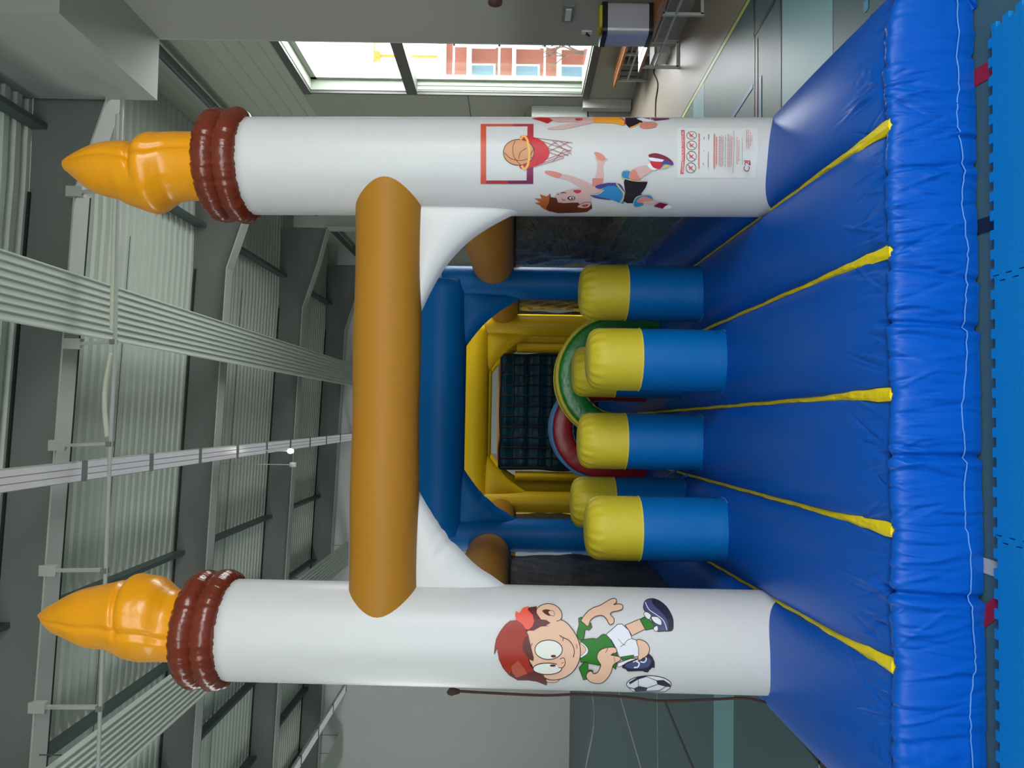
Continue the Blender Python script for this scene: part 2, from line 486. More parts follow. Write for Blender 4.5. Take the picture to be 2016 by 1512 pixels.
labs = ['steel roof beam behind the viewpoint', 'steel roof beam above the viewpoint', 'nearest steel roof beam carrying the pipe brackets', 'second steel roof beam back', 'third steel roof beam back', 'steel roof beam against the far end wall']
for Y, lb in zip(FY, labs): rafter(Y)['label'] = lb
mb = MB()
PXs = [3.35, -2.5, -4.4, -6.3, -8.2, -10.1, -12.0]
for i, x in enumerate(PXs):
    o = MB().box((x - .035, -6.9, zb(x) + DK - .2), (x + .035, 23.38, zb(x) + DK - .01)).build('roof_purlin', steel_k)
    tag(o, None, None, 'purlins under the roof deck', 'structure')
    o['label'] = 'dark steel purlin under the roof deck, %s counted from the window wall' % ['first', 'second', 'third', 'fourth', 'fifth', 'sixth', 'seventh'][i]
# joints of the deck sheets
CE = bpy.data.objects['ceiling']
for Y in FY[:-1]:
    mb = MB()
    for (y_, w_) in ((Y + .75, .03), (Y + 2.35, .025)):
        mb.add([(-14, y_, zb(-14) + DK - .025), (2.6, y_, zb(2.6) + DK - .025), (2.6, y_ + w_, zb(2.6) + DK - .025), (-14, y_ + w_, zb(-14) + DK - .025)], [(0, 1, 2, 3)], False)
    part('joint_strip', mb, steel_k, CE, 'dark joint between roof sheets')
# eaves pipe
a = MB().tube([(4.9, 8.85, 6.75), (4.9, 23.3, 6.75)], .07, 12).build('eaves_pipe', steel_k)
tag(a, 'dark pipe running along the eaves above the window wall', 'pipe')


# radiant panels
def radiant(x0, x1, y0, y1, z, label):
    r = empty('radiant_ceiling_panel', ((x0 + x1) / 2, (y0 + y1) / 2, z), label, 'heating panel', 'long radiant heating panels under the roof')
    n = 8; w = (x1 - x0) / n; pr = []
    for i in range(n):
        a = x0 + i * w
        pr += [(a, 0), (a + .15 * w, -.0), (a + .25 * w, .03), (a + .9 * w, .03)]
    pr.append((x1, 0))
    mb = MB(); mb.grid(np.array([[(x, y, z + d) for (x, d) in pr] for y in (y0, y1)]), False)
    mb.box((x0 - .01, y0, z), (x0, y1, z + .09)); mb.box((x1, y0, z), (x1 + .01, y1, z + .09)); mb.box((x0, y0, z + .08), (x1, y1, z + .09))
    part('ribbed_sheet', mb, panel_m, r)
    mb = MB()
    for Y in FY:
        if y0 < Y < y1:
            for x in (x0 + .08, x1 - .08): mb.box((x - .006, Y - .006, z + .05), (x + .006, Y + .006, zb(x)))
    part('hanger', mb, steel_k, r)


radiant(.86, 1.50, -6, 23.2, 6.72, 'pale ribbed heating panel nearest the right wall')
radiant(-4.55, -3.88, -6, 23.2, 6.75, 'pale ribbed heating panel left of the centre light row')
radiant(-10.2, -9.5, -6, 23.2, 6.78, 'pale ribbed heating panel furthest left')

# strip lights
louvre = mat('light_louvre', rgb(214, 214, 220), .22, metal=.5, emit=.22)
lt = None
for row, (X, ylist) in enumerate(((-.70, [7.2 + 1.62 * k for k in range(10)]), (-8.25, [8.8 + 1.62 * k for k in range(9)]))):
    for k, y0 in enumerate(ylist):
        z = 6.75
        if lt is None:
            lt = empty('ceiling_light', (X, y0, z))
            mb = MB(); mb.box((X - .115, y0, z + .012), (X + .115, y0 + 1.53, z + .07)); part('housing', mb, steel_w, lt)
            mb = MB()
            for q in range(3):
                xa = X - .105 + q * .0725
                mb.box((xa, y0 + .03, z), (xa + .06, y0 + 1.5, z + .014))
            part('louvre', mb, louvre, lt)
            mb = MB(); mb.box((X - .12, y0 + 1.53, z + .002), (X + .12, y0 + 1.62, z + .06)); part('joint_cover', mb, grey_pl, lt)
            c = lt
        else:
            c = copy_tree(lt); c.location = (X, y0, z)
        nm = ['centre row', 'left row'][row]
        tag(c, 'slim louvred strip light, %s of the %s counted from the nearest' % (['first', 'second', 'third', 'fourth', 'fifth', 'sixth', 'seventh', 'eighth', 'ninth', 'tenth'][k], nm), 'light', 'strip lights in the %s' % nm)

# conduit on brackets
pts = [PY(241, 195, 8.55), PY(232, 430, 8.55), PY(226, 690, 8.55), PY(218, 860, 8.55), PY(208, 1120, 8.55), PY(197, 1400, 8.55), PY(190, 1620, 8.55)]
o = MB().tube(cat_rom(pts, 4), .022, 10).build('ceiling_conduit', steel_w); tag(o, 'thin pale pipe hung across the hall below the nearest beam', 'pipe')
hs = None
for (ya, yb, sag, lb) in ((225, 362, 0, 'far right'), (392, 650, 0, 'right'), (695, 860, 9, 'middle')):
    pp = []; rr = []
    N = 90
    for k in range(N + 1):
        t = k / N; y = ya + (yb - ya) * t
        xx = np.interp(y, [195, 430, 690, 860], [241, 232, 226, 218]) - 7 - sag * math.sin(math.pi * t)
        pp.append(PY(xx, y, 8.6)); rr.append(.03 if k % 2 else .022)
    o = MB().tube(pp, rr, 10).build('flexible_hose', sheet_m); tag(o, 'pale corrugated hose along the pipe, %s stretch' % lb, 'hose')
bk = [(156, 677, 226, 672), (126, 877, 219, 873), (108, 1123, 209, 1122), (87, 1392, 199, 1392), (160, 378, 236, 376)]
names = ['above the radiant panel', 'above the centre light row', 'above the left candle flame', 'in the far left of the roof', 'behind the right candle flame']
for (xa, ya, xb, yb), nm in zip(bk, names):
    r = empty('pipe_bracket', PY(xa, ya, 8.75), 'pale metal pipe bracket on the nearest beam, %s' % nm, 'bracket')
    pa = PY(xa, ya, 8.74); pb = PY(xb, yb, 8.57)
    mb = MB(); mb.bar(pa, pb, .035, .05, (0, 1, 0)); part('arm', mb, steel_w, r)
    mb = MB(); mb.box((pa.x - .06, 8.70, pa.z - .03), (pa.x + .06, 8.78, pa.z + .16)); part('clamp', mb, steel_w, r)
    mb = MB(); mb.box((pb.x - .035, 8.52, pb.z - .02), (pb.x + .02, 8.6, pb.z + .04)); part('foot', mb, grey_pl, r)
# small hanging lamp + sensor
p = PY(572, 888, 15.0)
r = empty('hanging_bulb_lamp', p, 'small lit round lamp hanging below the centre light row', 'lamp')
sm = MB(); sm.tube([p + Vector((0, 0, .06)), p + Vector((0, 0, .05)), p, p - Vector((0, 0, .05)), p - Vector((0, 0, .065))], [.02, .04, .055, .04, .01], 14)
part('bulb', sm, mat('lit_bulb', (1, .95, .85, 1), .4, emit=4), r)
part('stem', MB().tube([p + Vector((0, 0, .06)), Vector((p.x, p.y, zb(p.x) + .6))], .012, 8), steel_w, r)
p = PY(583, 915, 15.0)
o = MB().tube([p, p + Vector((0, 0, .12))], .05, 10).build('ceiling_sensor', white_pl); tag(o, 'small white ceiling sensor near the hanging lamp', 'sensor')
MB_ = MB().tube([p + Vector((0, 0, .12)), Vector((p.x, p.y, zb(p.x) + .6))], .008, 6)
part('stem', MB_, steel_w, o) if False else None
o2 = MB_.build('sensor_stem', steel_w, o, ) if False else None
st = MB().tube([(p.x, p.y, p.z + .12), (p.x, p.y, zb(p.x) + .6)], .008, 6)
so = st.build('stem', steel_w, o)

# wall objects near right --------------------------------------------
wx = 4.40
a = PX(1106, 38, wx); b = PX(1132, 8, wx)
r = empty('wall_socket_box', (wx, (a.y + b.y) / 2, b.z), 'small pale switch box on the smooth grey wall', 'switch')
part('back_plate', MB().box((wx - .03, b.y, b.z), (wx, a.y, a.z)), grey_pl, r)
part('switch_plate', MB().box((wx - .045, b.y + .04, b.z + .03), (wx - .03, a.y - .05, a.z - .03)), white_pl, r)
a = PX(1150, 62, wx)
r = empty('wall_hook', a, 'small white wall hook with a black cable end beside the metal bin', 'hook')
part('plate', MB().box((wx - .02, a.y - .03, a.z - .09), (wx, a.y + .03, a.z + .03)), white_pl, r)
part('cable', MB().tube(cat_rom([(wx - .03, a.y, a.z - .02), (wx - .07, a.y - .03, a.z - .06), (wx - .06, a.y - .09, a.z - .02)], 5), .008, 8), black_pl, r)
a = PX(975, -2, wx)
o = MB().tube([(wx, a.y, a.z), (wx - .05, a.y, a.z)], .075, 16).build('round_alarm_button', mat('brown_plastic', rgb(90, 55, 45), .5)); tag(o, 'small brown round button on the smooth grey wall', 'button')
# metal bin on the bench
c0 = Vector((4.17, 7.92, .455)); hh = .48
r = empty('metal_waste_bin', c0, 'shiny steel bin with black lid standing on the near bench', 'bin')
def rbox(mb, cx, cy, hx, hy, rr, z0, z1, n=6, flare=0):
    ring = []
    for (sx, sy, a0) in ((1, 1, 0), (-1, 1, 90), (-1, -1, 180), (1, -1, 270)):
        for k in range(n + 1):
            t = math.radians(a0 + 90 * k / n); ring.append((cx + sx * (hx - rr) + rr * math.cos(t), cy + sy * (hy - rr) + rr * math.sin(t)))
    N = len(ring); v = [(x, y, z0) for x, y in ring] + [(x, y, z1) for x, y in ring]
    mb.add(v, [(i, (i + 1) % N, N + (i + 1) % N, N + i) for i in range(N)], True)
    mb.add(v, [tuple(range(N - 1, -1, -1)), tuple(range(N, 2 * N))], False)
    return mb
part('body', rbox(MB(), c0.x, c0.y, .17, .17, .06, .50, .93), steel_bin, r, 'brushed steel body')
part('base', rbox(MB(), c0.x, c0.y, .175, .175, .06, .456, .50), black_pl, r, 'black base')
part('lid', rbox(MB(), c0.x, c0.y, .178, .178, .06, .93, .985), black_pl, r, 'black lid')
part('bag_edge', rbox(MB(), c0.x + .03, c0.y - .02, .12, .13, .04, .985, 1.01), yel_pl, r, 'yellow strip on the lid')

# benches
def bench(x0, x1, y0, y1, z, label, nslat=3, legs=(), back=False):
    r = empty('wooden_bench', ((x0 + x1) / 2, (y0 + y1) / 2, 0), label, 'bench', 'wooden changing benches by the window wall')
    w = (x1 - x0) / nslat
    for i in range(nslat):
        a = x0 + i * w
        part('seat_slat', MB().box((a + .008, y0, z - .03), (a + w - .008, y1, z)), wood, r)
    for yl in legs:
        mb = MB()
        for x in (x0 + .03, x1 - .03): mb.bar((x, yl, z - .03), (x, yl, 0.0), .03, .03, (0, 1, 0))
        mb.bar((x0 + .03, yl, .02), (x1 - .03, yl, .02), .03, .03); mb.bar((x0 + .03, yl, z - .045), (x1 - .03, yl, z - .045), .03, .03)
        part('leg_frame', mb, steel_w, r)
    mb = MB()
    for x in (x0 + .03, x1 - .03): mb.bar((x, min(legs), z - .17), (x, max(legs), z - .17), .022, .022)
    part('side_rail', mb, steel_w, r)
    return r
bench(4.02, 4.38, 5.4, 8.72, .455, 'near wooden slatted bench with white steel legs under the metal bin', 3, (5.8, 7.47, 8.62))
bench(4.82, 5.12, 8.95, 10.95, .455, 'far wooden slatted bench with white legs below the window', 3, (9.2, 9.96, 10.75))
# radiator behind far bench and odds under near bench
r = empty('radiator', (5.1, 10.5, .05), 'low pale ribbed radiator behind the far bench', 'radiator')
mb = MB()
for k in range(10): mb.box((5.11, 9.5 + k * .19, .08), (5.145, 9.65 + k * .19, .40))
part('ribs', mb, mat('radiator_grey', rgb(110, 110, 108), .5), r)
part('feed_pipe', MB().tube([(5.13, 9.4, .06), (5.13, 11.6, .06)], .014, 8), steel_w, r)
r = empty('storage_box', (4.5, 9.15, 0), 'low pale box standing behind the near bench', 'box')
part('body', MB().box((4.45, 9.1, .0), (4.75, 9.4, .17)), white_pl, r); part('lid', MB().box((4.44, 9.09, .17), (4.76, 9.41, .2)), grey_pl, r)
cpts = [PZ(1278, 85, .06), PZ(1297, 112, .03), PZ(1287, 140, .01), PZ(1295, 165, .01), PZ(1291, 200, .01), PZ(1290, 245, .01)]
o = MB().tube(cat_rom(cpts, 6), .01, 8).build('floor_cable', mat('dark_cable', rgb(60, 56, 50), .6)); tag(o, 'thin dark cable trailing over the beige floor near the benches', 'cable')

# outside --------------------------------------------------------------
gr = MB().box((5.2, -20, -3.2), (90, 90, -3.0)).build('ground_outside', bwhite); tag(gr, 'pale ground outside the window', None, None, 'structure')
B = empty('brick_apartment_building', (25, 46, -3), 'red brick apartment house with white balconies seen through the window', 'building')
bx0, by, btop = 19.3, 44.0, 6.1
part('wall', MB().box((bx0, by, -3), (36, by + 8, btop)), brick, B)
part('cornice', MB().box((bx0 - .3, by - .3, btop), (36, by + 8, btop + .5)), bwhite, B)
for i, x in enumerate((19.6, 21.6, 23.8, 26.4, 29.2)):
    for j, z in enumerate((-2.0, .6, 3.2)):
        wd = MB().box((x, by - .06, z), (x + 1.1, by + .01, z + 1.5)).build('window', bwhite, B)
        q = MB().box((x + .12, by - .08, z + .12), (x + .98, by - .05, z + 1.38)).build('pane', bglass, wd)
for j, z in enumerate((-.6, 2.0, 4.6)):
    bb = MB(); bb.box((bx0 - .2, by - 1.3, z), (36, by, z + .22)); bb.box((bx0 - .2, by - 1.35, z + .9), (36, by - 1.25, z + 1.02))
    for k in range(9): bb.box((bx0 - .2 + k * 2, by - 1.35, z - 1.6), (bx0 + .05 + k * 2, by - 1.2, z + 1.0))
    part('balcony', bb, bwhite, B, 'white balcony frame')
T = empty('bare_tree', (12, 24, -3), 'bare winter tree outside the window', 'tree')
mb = MB()
tb = Vector((11.6, 24.5, -3)); random.seed(5)
def branch(p, d, L, rad, dep):
    q = p + d * L
    mb.tube([p, p + d * L * .5 + Vector((random.uniform(-1, 1), random.uniform(-1, 1), 0)) * L * .06, q], [rad, rad * .8, rad * .6], 6)
    if dep:
        for k in range(3):
            nd = (d + Vector((random.uniform(-.7, .7), random.uniform(-.7, .7), random.uniform(-.2, .5)))).normalized()
            branch(q, nd, L * .68, rad * .58, dep - 1)
branch(tb, Vector((.1, 0, 1)).normalized(), 1.7, .12, 4)
part('trunk', mb, bark, T)
pc = PY(738, 110, 80.0)
C_ = empty('tower_crane', (pc.x, 80, -3), 'distant orange tower crane seen through the upper window pane', 'crane')
part('mast', MB().box((pc.x - .12, 79.9, -3), (pc.x + .12, 80.1, pc.z)), crane_m, C_)
part('jib', MB().box((pc.x - .9, 79.9, pc.z), (pc.x + 2.2, 80.1, pc.z + .12)), crane_m, C_)
part('cab', MB().box((pc.x - .5, 79.7, pc.z - .6), (pc.x + .4, 80.3, pc.z + .1)), crane_m, C_)

# ================================================================== FOAM MATS
TS = .98
def foam_tile(x0, y1, first):
    # jigsaw square, top at z=.02, edges toothed
    n = 13; tw = TS / (2 * n); dth = .012
    pts = []
    def edge(a, b, nrm, ph):
        a = Vector(a); b = Vector(b); nrm = Vector(nrm)
        for k in range(2 * n):
            off = nrm * (dth if (k + ph) % 2 else -dth)
            pts.append(a.lerp(b, k / (2 * n) + .0) + off * 1.0); pts.append(a.lerp(b, (k + 1) / (2 * n)) + off)
    g = .001
    edge((x0 + g, y1 - TS + g, 0), (x0 + TS - g, y1 - TS + g, 0), (0, -1, 0), 0)
    edge((x0 + TS - g, y1 - TS + g, 0), (x0 + TS - g, y1 - g, 0), (1, 0, 0), 0)
    edge((x0 + TS - g, y1 - g, 0), (x0 + g, y1 - g, 0), (0, 1, 0), 0)
    edge((x0 + g, y1 - g, 0), (x0 + g, y1 - TS + g, 0), (-1, 0, 0), 0)
    N = len(pts); v = [(p.x, p.y, 0.001) for p in pts] + [(p.x, p.y, .02) for p in pts]
    mbt = MB(); mbt.add(v, [(i, (i + 1) % N, N + (i + 1) % N, N + i) for i in range(N)] + [tuple(range(N - 1, -1, -1)), tuple(range(N, 2 * N))], False)
    return mbt
tl = ['blue foam puzzle mat at the right end of the front row', 'blue foam puzzle mat in front of the two right pop-up posts', 'blue foam puzzle mat in front of the two left pop-up posts', 'blue foam puzzle mat at the left end of the front row']
mat_y = 2.905
for k in range(4):
    x0 = 1.535 - TS * (k + 1) - .003 * k
    o = foam_tile(x0, mat_y, k == 0).build('foam_mat', foam); tag(o, tl[k], 'mat', 'blue foam mats in front of the inflatable')
# ================================================================== INFLATABLE
INF = empty('inflatable_obstacle_course', (.1, 3.0, 0), 'large blue, white and yellow inflatable obstacle course with two candle shaped pillars', 'bouncy castle')
SEP_N = [1.201, .690, .116, -.424, -.955]; SEP_F = [1.275, .705, .085, -.467, -1.09]   # y=3.05 / 6.3


def sepx(i, y): return SEP_N[i] + (SEP_F[i] - SEP_N[i]) * (y - 3.05) / 3.25
VZ = .325
def base_cushion():
    # across: parameter s -> (x, z) at given y; down the front by rows
    ns = 560
    rows = []
    yb = np.concatenate([np.linspace(12.6, 4.2, 60), np.linspace(4.2, 3.35, 46)[1:], np.linspace(3.35, 3.06, 52)[1:]])
    fr = [(3.06, .325), (3.03, .338), (3.005, .330), (2.99, .298), (2.984, .24), (2.984, .18), (2.990, .12), (3.002, .05), (3.02, .004)]
    fr = np.array(cat_rom(fr, 14))[1:]
    creases = []
    for k in range(640):
        x = rng.uniform(-1.75, 1.9); L = rng.uniform(.05, .2); tilt = rng.normal(0, .25)
        zone = rng.uniform()
        if zone < .62:     # fans on both sides of the seam
            sgn = 1 if rng.uniform() < .42 else -1
            L *= 1.3; creases.append((x, 0.0 + sgn * L * .62, L, tilt, rng.uniform(.005, .010), rng.uniform(.3, 1.0) * .008))
        else:
            creases.append((x, -rng.uniform(.12, .36), L * 1.4, tilt * .6, rng.uniform(.006, .014), rng.uniform(.3, 1) * .008))
    big = [(-.05 + .0, .0), ]
    xs = np.linspace(0, 1, ns)
    allP = []
    nb = len(yb)
    def across(y, amp):
        sx = [sepx(i, y) for i in range(5)]
        eR, eL = 1.84 + .02 * (y - 3), -1.71 - .02 * (y - 3)
        # control for centre part
        x = []; z = []
        # sections: floor right -> side bulge -> crest -> valley...
        u = xs
        nE = int(ns * .20)
        tt = np.linspace(0, 1, nE)
        # right end: quarter-ish round from floor to first separator
        ang = -.75 + tt * (math.pi / 2 + .75 + .0)
        rw = eR - sx[0]
        # first 70%: superellipse from bottom to crest, then descend
        t1 = tt / .62
        X = []; Z = []
        crest = VZ + amp * 1.05
        for t in tt:
            if t < .6:
                a = -.9 + (t / .6) * (.9 + math.pi / 2)
                r_h = rw * .66
                cx = sx[0] + rw * .34
                zc = .20
                X.append(cx + r_h * math.cos(a)); Z.append(max(.0, zc + ((crest - zc) if a > 0 else zc * 1.25) * math.sin(a)))
            else:
                q = (t - .6) / .4
                X.append(sx[0] + rw * .34 * (1 - q)); Z.append(VZ + (crest - VZ) * math.sqrt(max(0, 1 - q ** 3.0)))
        Xr_, Zr_ = np.array(X), np.array(Z)
        X = []; Z = []
        nM = (ns - 2 * nE) // 4
        for i in range(4):
            a, b = sx[i], sx[i + 1]
            q = np.linspace(-1, 1, nM + 1)[1:] if i < 3 else np.linspace(-1, 1, ns - 2 * nE - 3 * nM + 2)[1:-1]
            X.append(a + (b - a) * (q + 1) / 2); Z.append(VZ + amp * np.sqrt(np.maximum(0, 1 - np.abs(q) ** 2.8)))
        lw = sx[4] - eL
        Xl = sx[4] - (Xr_[::-1] - sx[0]) * lw / rw; Zl = Zr_[::-1].copy()
        return np.concatenate([Xr_] + X + [Xl]), np.concatenate([Zr_] + Z + [Zl])
    for y in yb:
        amp = .022 + .10 * (1 - math.exp(-max(0, y - 3.06) / .42))
        X, Z = across(y, amp)
        P = np.stack([X, y + .013 * (X - .1) * max(0, 1 - (y - 3.06) / 2), Z], -1)
        allP.append(P)
    X0, Z0 = across(3.06, .022)
    bulge = np.zeros_like(X0)
    for (yy, zz) in fr:
        k = zz / .325
        Z = Z0 * k if zz < .325 else Z0 + (zz - .325)
        drop = (3.06 - yy)
        sc = .010 * np.abs(np.sin((X0 + .15) / .54 * math.pi)) ** .6 * (1 - zz / .36)
        P = np.stack([X0 * (1 - .0 * k), yy - sc + .013 * (X0 - .1) + .03 * np.maximum(0, np.abs(X0 - .07) - 1.5) ** 1.0 * 2, Z], -1)
        allP.append(P)
    P = np.array(allP)
    # arc-length coordinate along the rows measured from the seam (negative = towards the front)
    mid = P[:, ns // 2, :]
    seg = np.sqrt(((mid[1:] - mid[:-1]) ** 2).sum(-1)); arcl = np.concatenate([[0], np.cumsum(seg)])
    arcl = arcl[nb - 1] - arcl          # + behind, - front
    A = arcl[:, None]; XX = P[:, :, 0]
    disp = np.zeros_like(XX)
    act = (arcl < .8)
    Aa = A[act]; Xa = XX[act]; da = disp[act]
    for (cx, ca, L, tilt, wd, am) in creases:
        xc = cx + tilt * (Aa - ca)
        g = np.exp(-((Xa - xc) / wd) ** 2)
        env = np.exp(-((Aa - ca) / (L * .55)) ** 2)
        da += am * g * env * (1 if (int(cx * 1000) % 2) else -1)
    # deep folds over the front
    for (fx, dep, ti) in ((.40, .02, .05), (1.0, .012, -.1), (-.13, .02, 0), (-.66, .024, .05), (-1.3, .012, .1), (.62, .014, .12), (1.45, .012, -.1)):
        xc = fx + ti * Aa
        t = (Xa - xc)
        g = np.exp(-(t / .012) ** 2) - .45 * np.exp(-((t + .03) / .02) ** 2)
        env = 1 / (1 + np.exp((Aa - .05) / .02))
        da -= dep * g * env
    disp[act] = da
    # seam groove
    disp -= .006 * np.exp(-(A / .006) ** 2)
    # scallop noise of the lower front
    # normals
    du = np.gradient(P, axis=1); dv = np.gradient(P, axis=0)
    nrm = np.cross(du, dv); ln = np.linalg.norm(nrm, axis=-1, keepdims=True); nrm /= np.maximum(ln, 1e-9)
    c = P - np.array([.1, 6.5, .0]); 
    sgn = np.sign((nrm * np.array([0, 0, 1])).sum(-1, keepdims=True).mean())
    nrm *= sgn
    P = P + nrm * disp[..., None]
    P[:, :, 2] = np.maximum(P[:, :, 2], .002)
    return P, nb, arcl
P, nb, arcl = base_cushion()
mb = MB(); mb.grid(P, True, flip=False)
part('base_cushion', mb, blue_pvc, INF, 'royal blue padded base of six air tubes')
# seam thread
row = P[nb - 1]
mb = MB(); mb.tube([Vector(p) + Vector((0, 0, .002)) for p in row[40:-40:3]], .0022, 6); part('seam', mb, stitch, INF)
# piping along the lower front
ri = nb + int(14 * 6.6)
row = P[ri]
pp = [Vector(p) + Vector((0, -.006, 0)) for p in row[30:-30:3]]
pp = [p + Vector((0, -.004 * math.sin(i * .21), .012 * math.sin(i * .083) + .006 * math.sin(i * .31))) for i, p in enumerate(pp)]
mb = MB(); mb.tube(pp, .003, 6); part('front_piping', mb, pipe_blue, INF, 'pale blue piping along the front edge')

# yellow separator strips
for i in range(5):
    yend = [7.4, 7.4, 10.6, 7.4, 7.4][i]
    ys_ = np.linspace(3.03, yend, 70); rows_ = []
    random.seed(i)
    for j, y in enumerate(ys_):
        x = sepx(i, y) + .004 * math.sin(y * 9 + i)
        wdt = .028 - .010 * min(1, (y - 3.03) / .5) + .003 * math.sin(y * 31 + i * 2)
        amp = .022 + .10 * (1 - math.exp(-max(0, y - 3.06) / .42))
        z = VZ + .012 + .35 * min(amp, .05)
        rows_.append([(x - wdt, y, z - .03), (x - wdt, y, z), (x - wdt * .4, y, z + .008 + .003 * math.sin(y * 23)), (x + wdt * .4, y, z + .009), (x + wdt, y, z), (x + wdt, y, z - .03)])
    mb = MB(); mb.grid(rows_, False); mb.add(rows_[0], [(0, 1, 2, 3, 4, 5)], False)
    part('separator_strip', mb, strap_y, INF, 'yellow strap between two blue air tubes')


# pillars ---------------------------------------------------------------
def circle_pts(c, ax, r, seg, nx, ny): return [c + nx * math.cos(2 * math.pi * k / seg) * r + ny * math.sin(2 * math.pi * k / seg) * r for k in range(seg)]


class Pillar: pass


def build_pillar(side, A, Bt, r0, r1, flame):
    pl = Pillar(); pl.A = Vector(A); pl.B = Vector(Bt); pl.r0 = r0; pl.r1 = r1
    ax = (pl.B - pl.A).normalized()
    n = 60; pts = []; rad = []
    for k in range(n + 1):
        t = k / n; p = pl.A.lerp(pl.B, t); pts.append(p); rad.append(r0 + (r1 - r0) * t)
    body = MB().tube(pts, rad, 72).build('pillar', white_pvc, INF); tag(body, 'white %s pillar shaped like a candle' % side)
    pl.obj = body
    # collars: two wrinkled doughnuts, slightly tilted
    for j, (dz, R_, rr) in enumerate(((.050, r1 - .02, .072), (.165, r1 - .026, .074))):
        c = pl.B + ax * dz; v = []; f = []; N = 150; M = 20
        tl_ = -.045
        for i in range(N):
            t = 2 * math.pi * i / N
            w = 1 + .05 * math.sin(t * 23 + j) * math.sin(t * 7 + 1) + .03 * math.sin(t * 51 + j * 2) + .02 * math.sin(t * 67)
            rc = Vector((math.cos(t), math.sin(t), tl_ * math.sin(t) * 1.0))
            for k in range(M):
                a = 2 * math.pi * k / M
                rad_ = R_ + rr * 1.0 * math.cos(a) * w
                v.append(c + Vector((math.cos(t) * rad_, math.sin(t) * rad_, rr * math.sin(a) * w + tl_ * math.sin(t) * R_)))
        for i in range(N):
            for k in range(M):
                f.append((i * M + k, ((i + 1) % N) * M + k, ((i + 1) % N) * M + (k + 1) % M, i * M + (k + 1) % M))
        col = MB().add(v, f).build('collar_ring', brown_pvc, body); tag(col, 'shiny brown air ring')
    # disc top
    # flame: traced outline given as (x, y_upper, y_lower) in the photo, turned into centres and radii at the pillar's own depth
    st = []
    Yp = pl.B.y
    secs = []
    for (x, yu, yl) in flame:
        pu = PY(x, yu, Yp); plw = PY(x, yl, Yp)
        secs.append(((pu + plw) / 2, (pu - plw).length / 2, x))
    cs = cat_rom([tuple(s[0]) + (s[1], s[2]) for s in secs], 7)
    sa, fold = (-1.25, 268) if side == 'right' else (-1.7, 246)
    M = 90; V = []
    rr0 = max(c[3] for c in cs)
    for i, c in enumerate(cs):
        row = []
        for k in range(M):
            a = 2 * math.pi * k / M
            rx = c[3]; ry = c[3] * .92 + .02 * (c[3] / rr0)
            # two sewn seams pull the skin in
            s = 1 - .09 * math.exp(-((math.atan2(math.sin(a - sa), math.cos(a - sa))) / .09) ** 2) + .02 * math.exp(-((math.atan2(math.sin(a - sa), math.cos(a - sa))) / .3) ** 2) - .05 * math.exp(-((math.atan2(math.sin(a - 1.6), math.cos(a - 1.6))) / .13) ** 2)
            fx = fold + 14 * (1 - math.cos(a))
            env = 1 / (1 + math.exp(-(math.cos(a - .15) + .25) * 8)) * (1 if math.sin(a) < .6 else .3)
            xs_here = c[4]
            s *= 1 - .13 * env * math.exp(-((xs_here - fx) / 6.5) ** 2) + .05 * env * math.exp(-((xs_here - fx - 18) / 14) ** 2)
            wv = 1
            row.append((c[0] + rx * math.cos(a) * s * wv, c[1] + ry * math.sin(a) * s * wv, c[2] + .02 * math.sin(a) * 0))
        row.append(row[0]); V.append(row)
    m_ = MB(); m_.grid(V)
    m_.add([V[-1][k] for k in range(M)], [tuple(range(M))])
    fl = m_.build('flame', amber_pvc, body); tag(fl, 'amber candle flame')
    return pl


z1 = .3
fr_ = [(425, 262, 394), (386, 263, 393), (350, 263, 396), (334, 264, 405), (318, 265, 416), (305, 265, 419), (293, 270, 416), (283, 277, 413), (272, 281, 409), (255, 281, 403), (235, 280, 393), (205, 283, 385), (180, 290, 375), (155, 300, 357), (138, 308, 343), (128, 314, 335), (124, 317, 328)]
fl_ = [(400, 1166, 1300), (364, 1165, 1300), (345, 1163, 1301), (332, 1154, 1300), (318, 1142, 1300), (306, 1136, 1300), (290, 1133, 1300), (272, 1133, 1297), (255, 1137, 1292), (235, 1143, 1283), (215, 1148, 1277), (185, 1154, 1274), (160, 1160, 1266), (135, 1170, 1255), (110, 1184, 1245), (92, 1195, 1232), (80, 1205, 1219), (75, 1209, 1214)]
PR = build_pillar('right', PY(1545, 331, 4.5), PY(493, 328, 4.5), .287, .283, fr_)
PL = build_pillar('left', PY(1545, 1264.5, 4.45), PY(455, 1238.5, 4.45), .289, .282, fl_)

# cross beam and gussets ------------------------------------------------
bR = PY(768, 330, 4.44); bL = PY(748, 1245, 4.32)
bR = Vector((PR.A.x - .02, 4.45, bR.z)); bL = Vector((PL.A.x + .02, 4.40, bL.z))
pts = [bR.lerp(bL, t / 40) for t in range(41)]
cbm = MB().tube(pts, [.194 + .003 * math.sin(t * .5) for t in range(41)], 56).build('cross_beam', ochre_pvc, INF); tag(cbm, 'ochre cross beam joining the two white pillars')


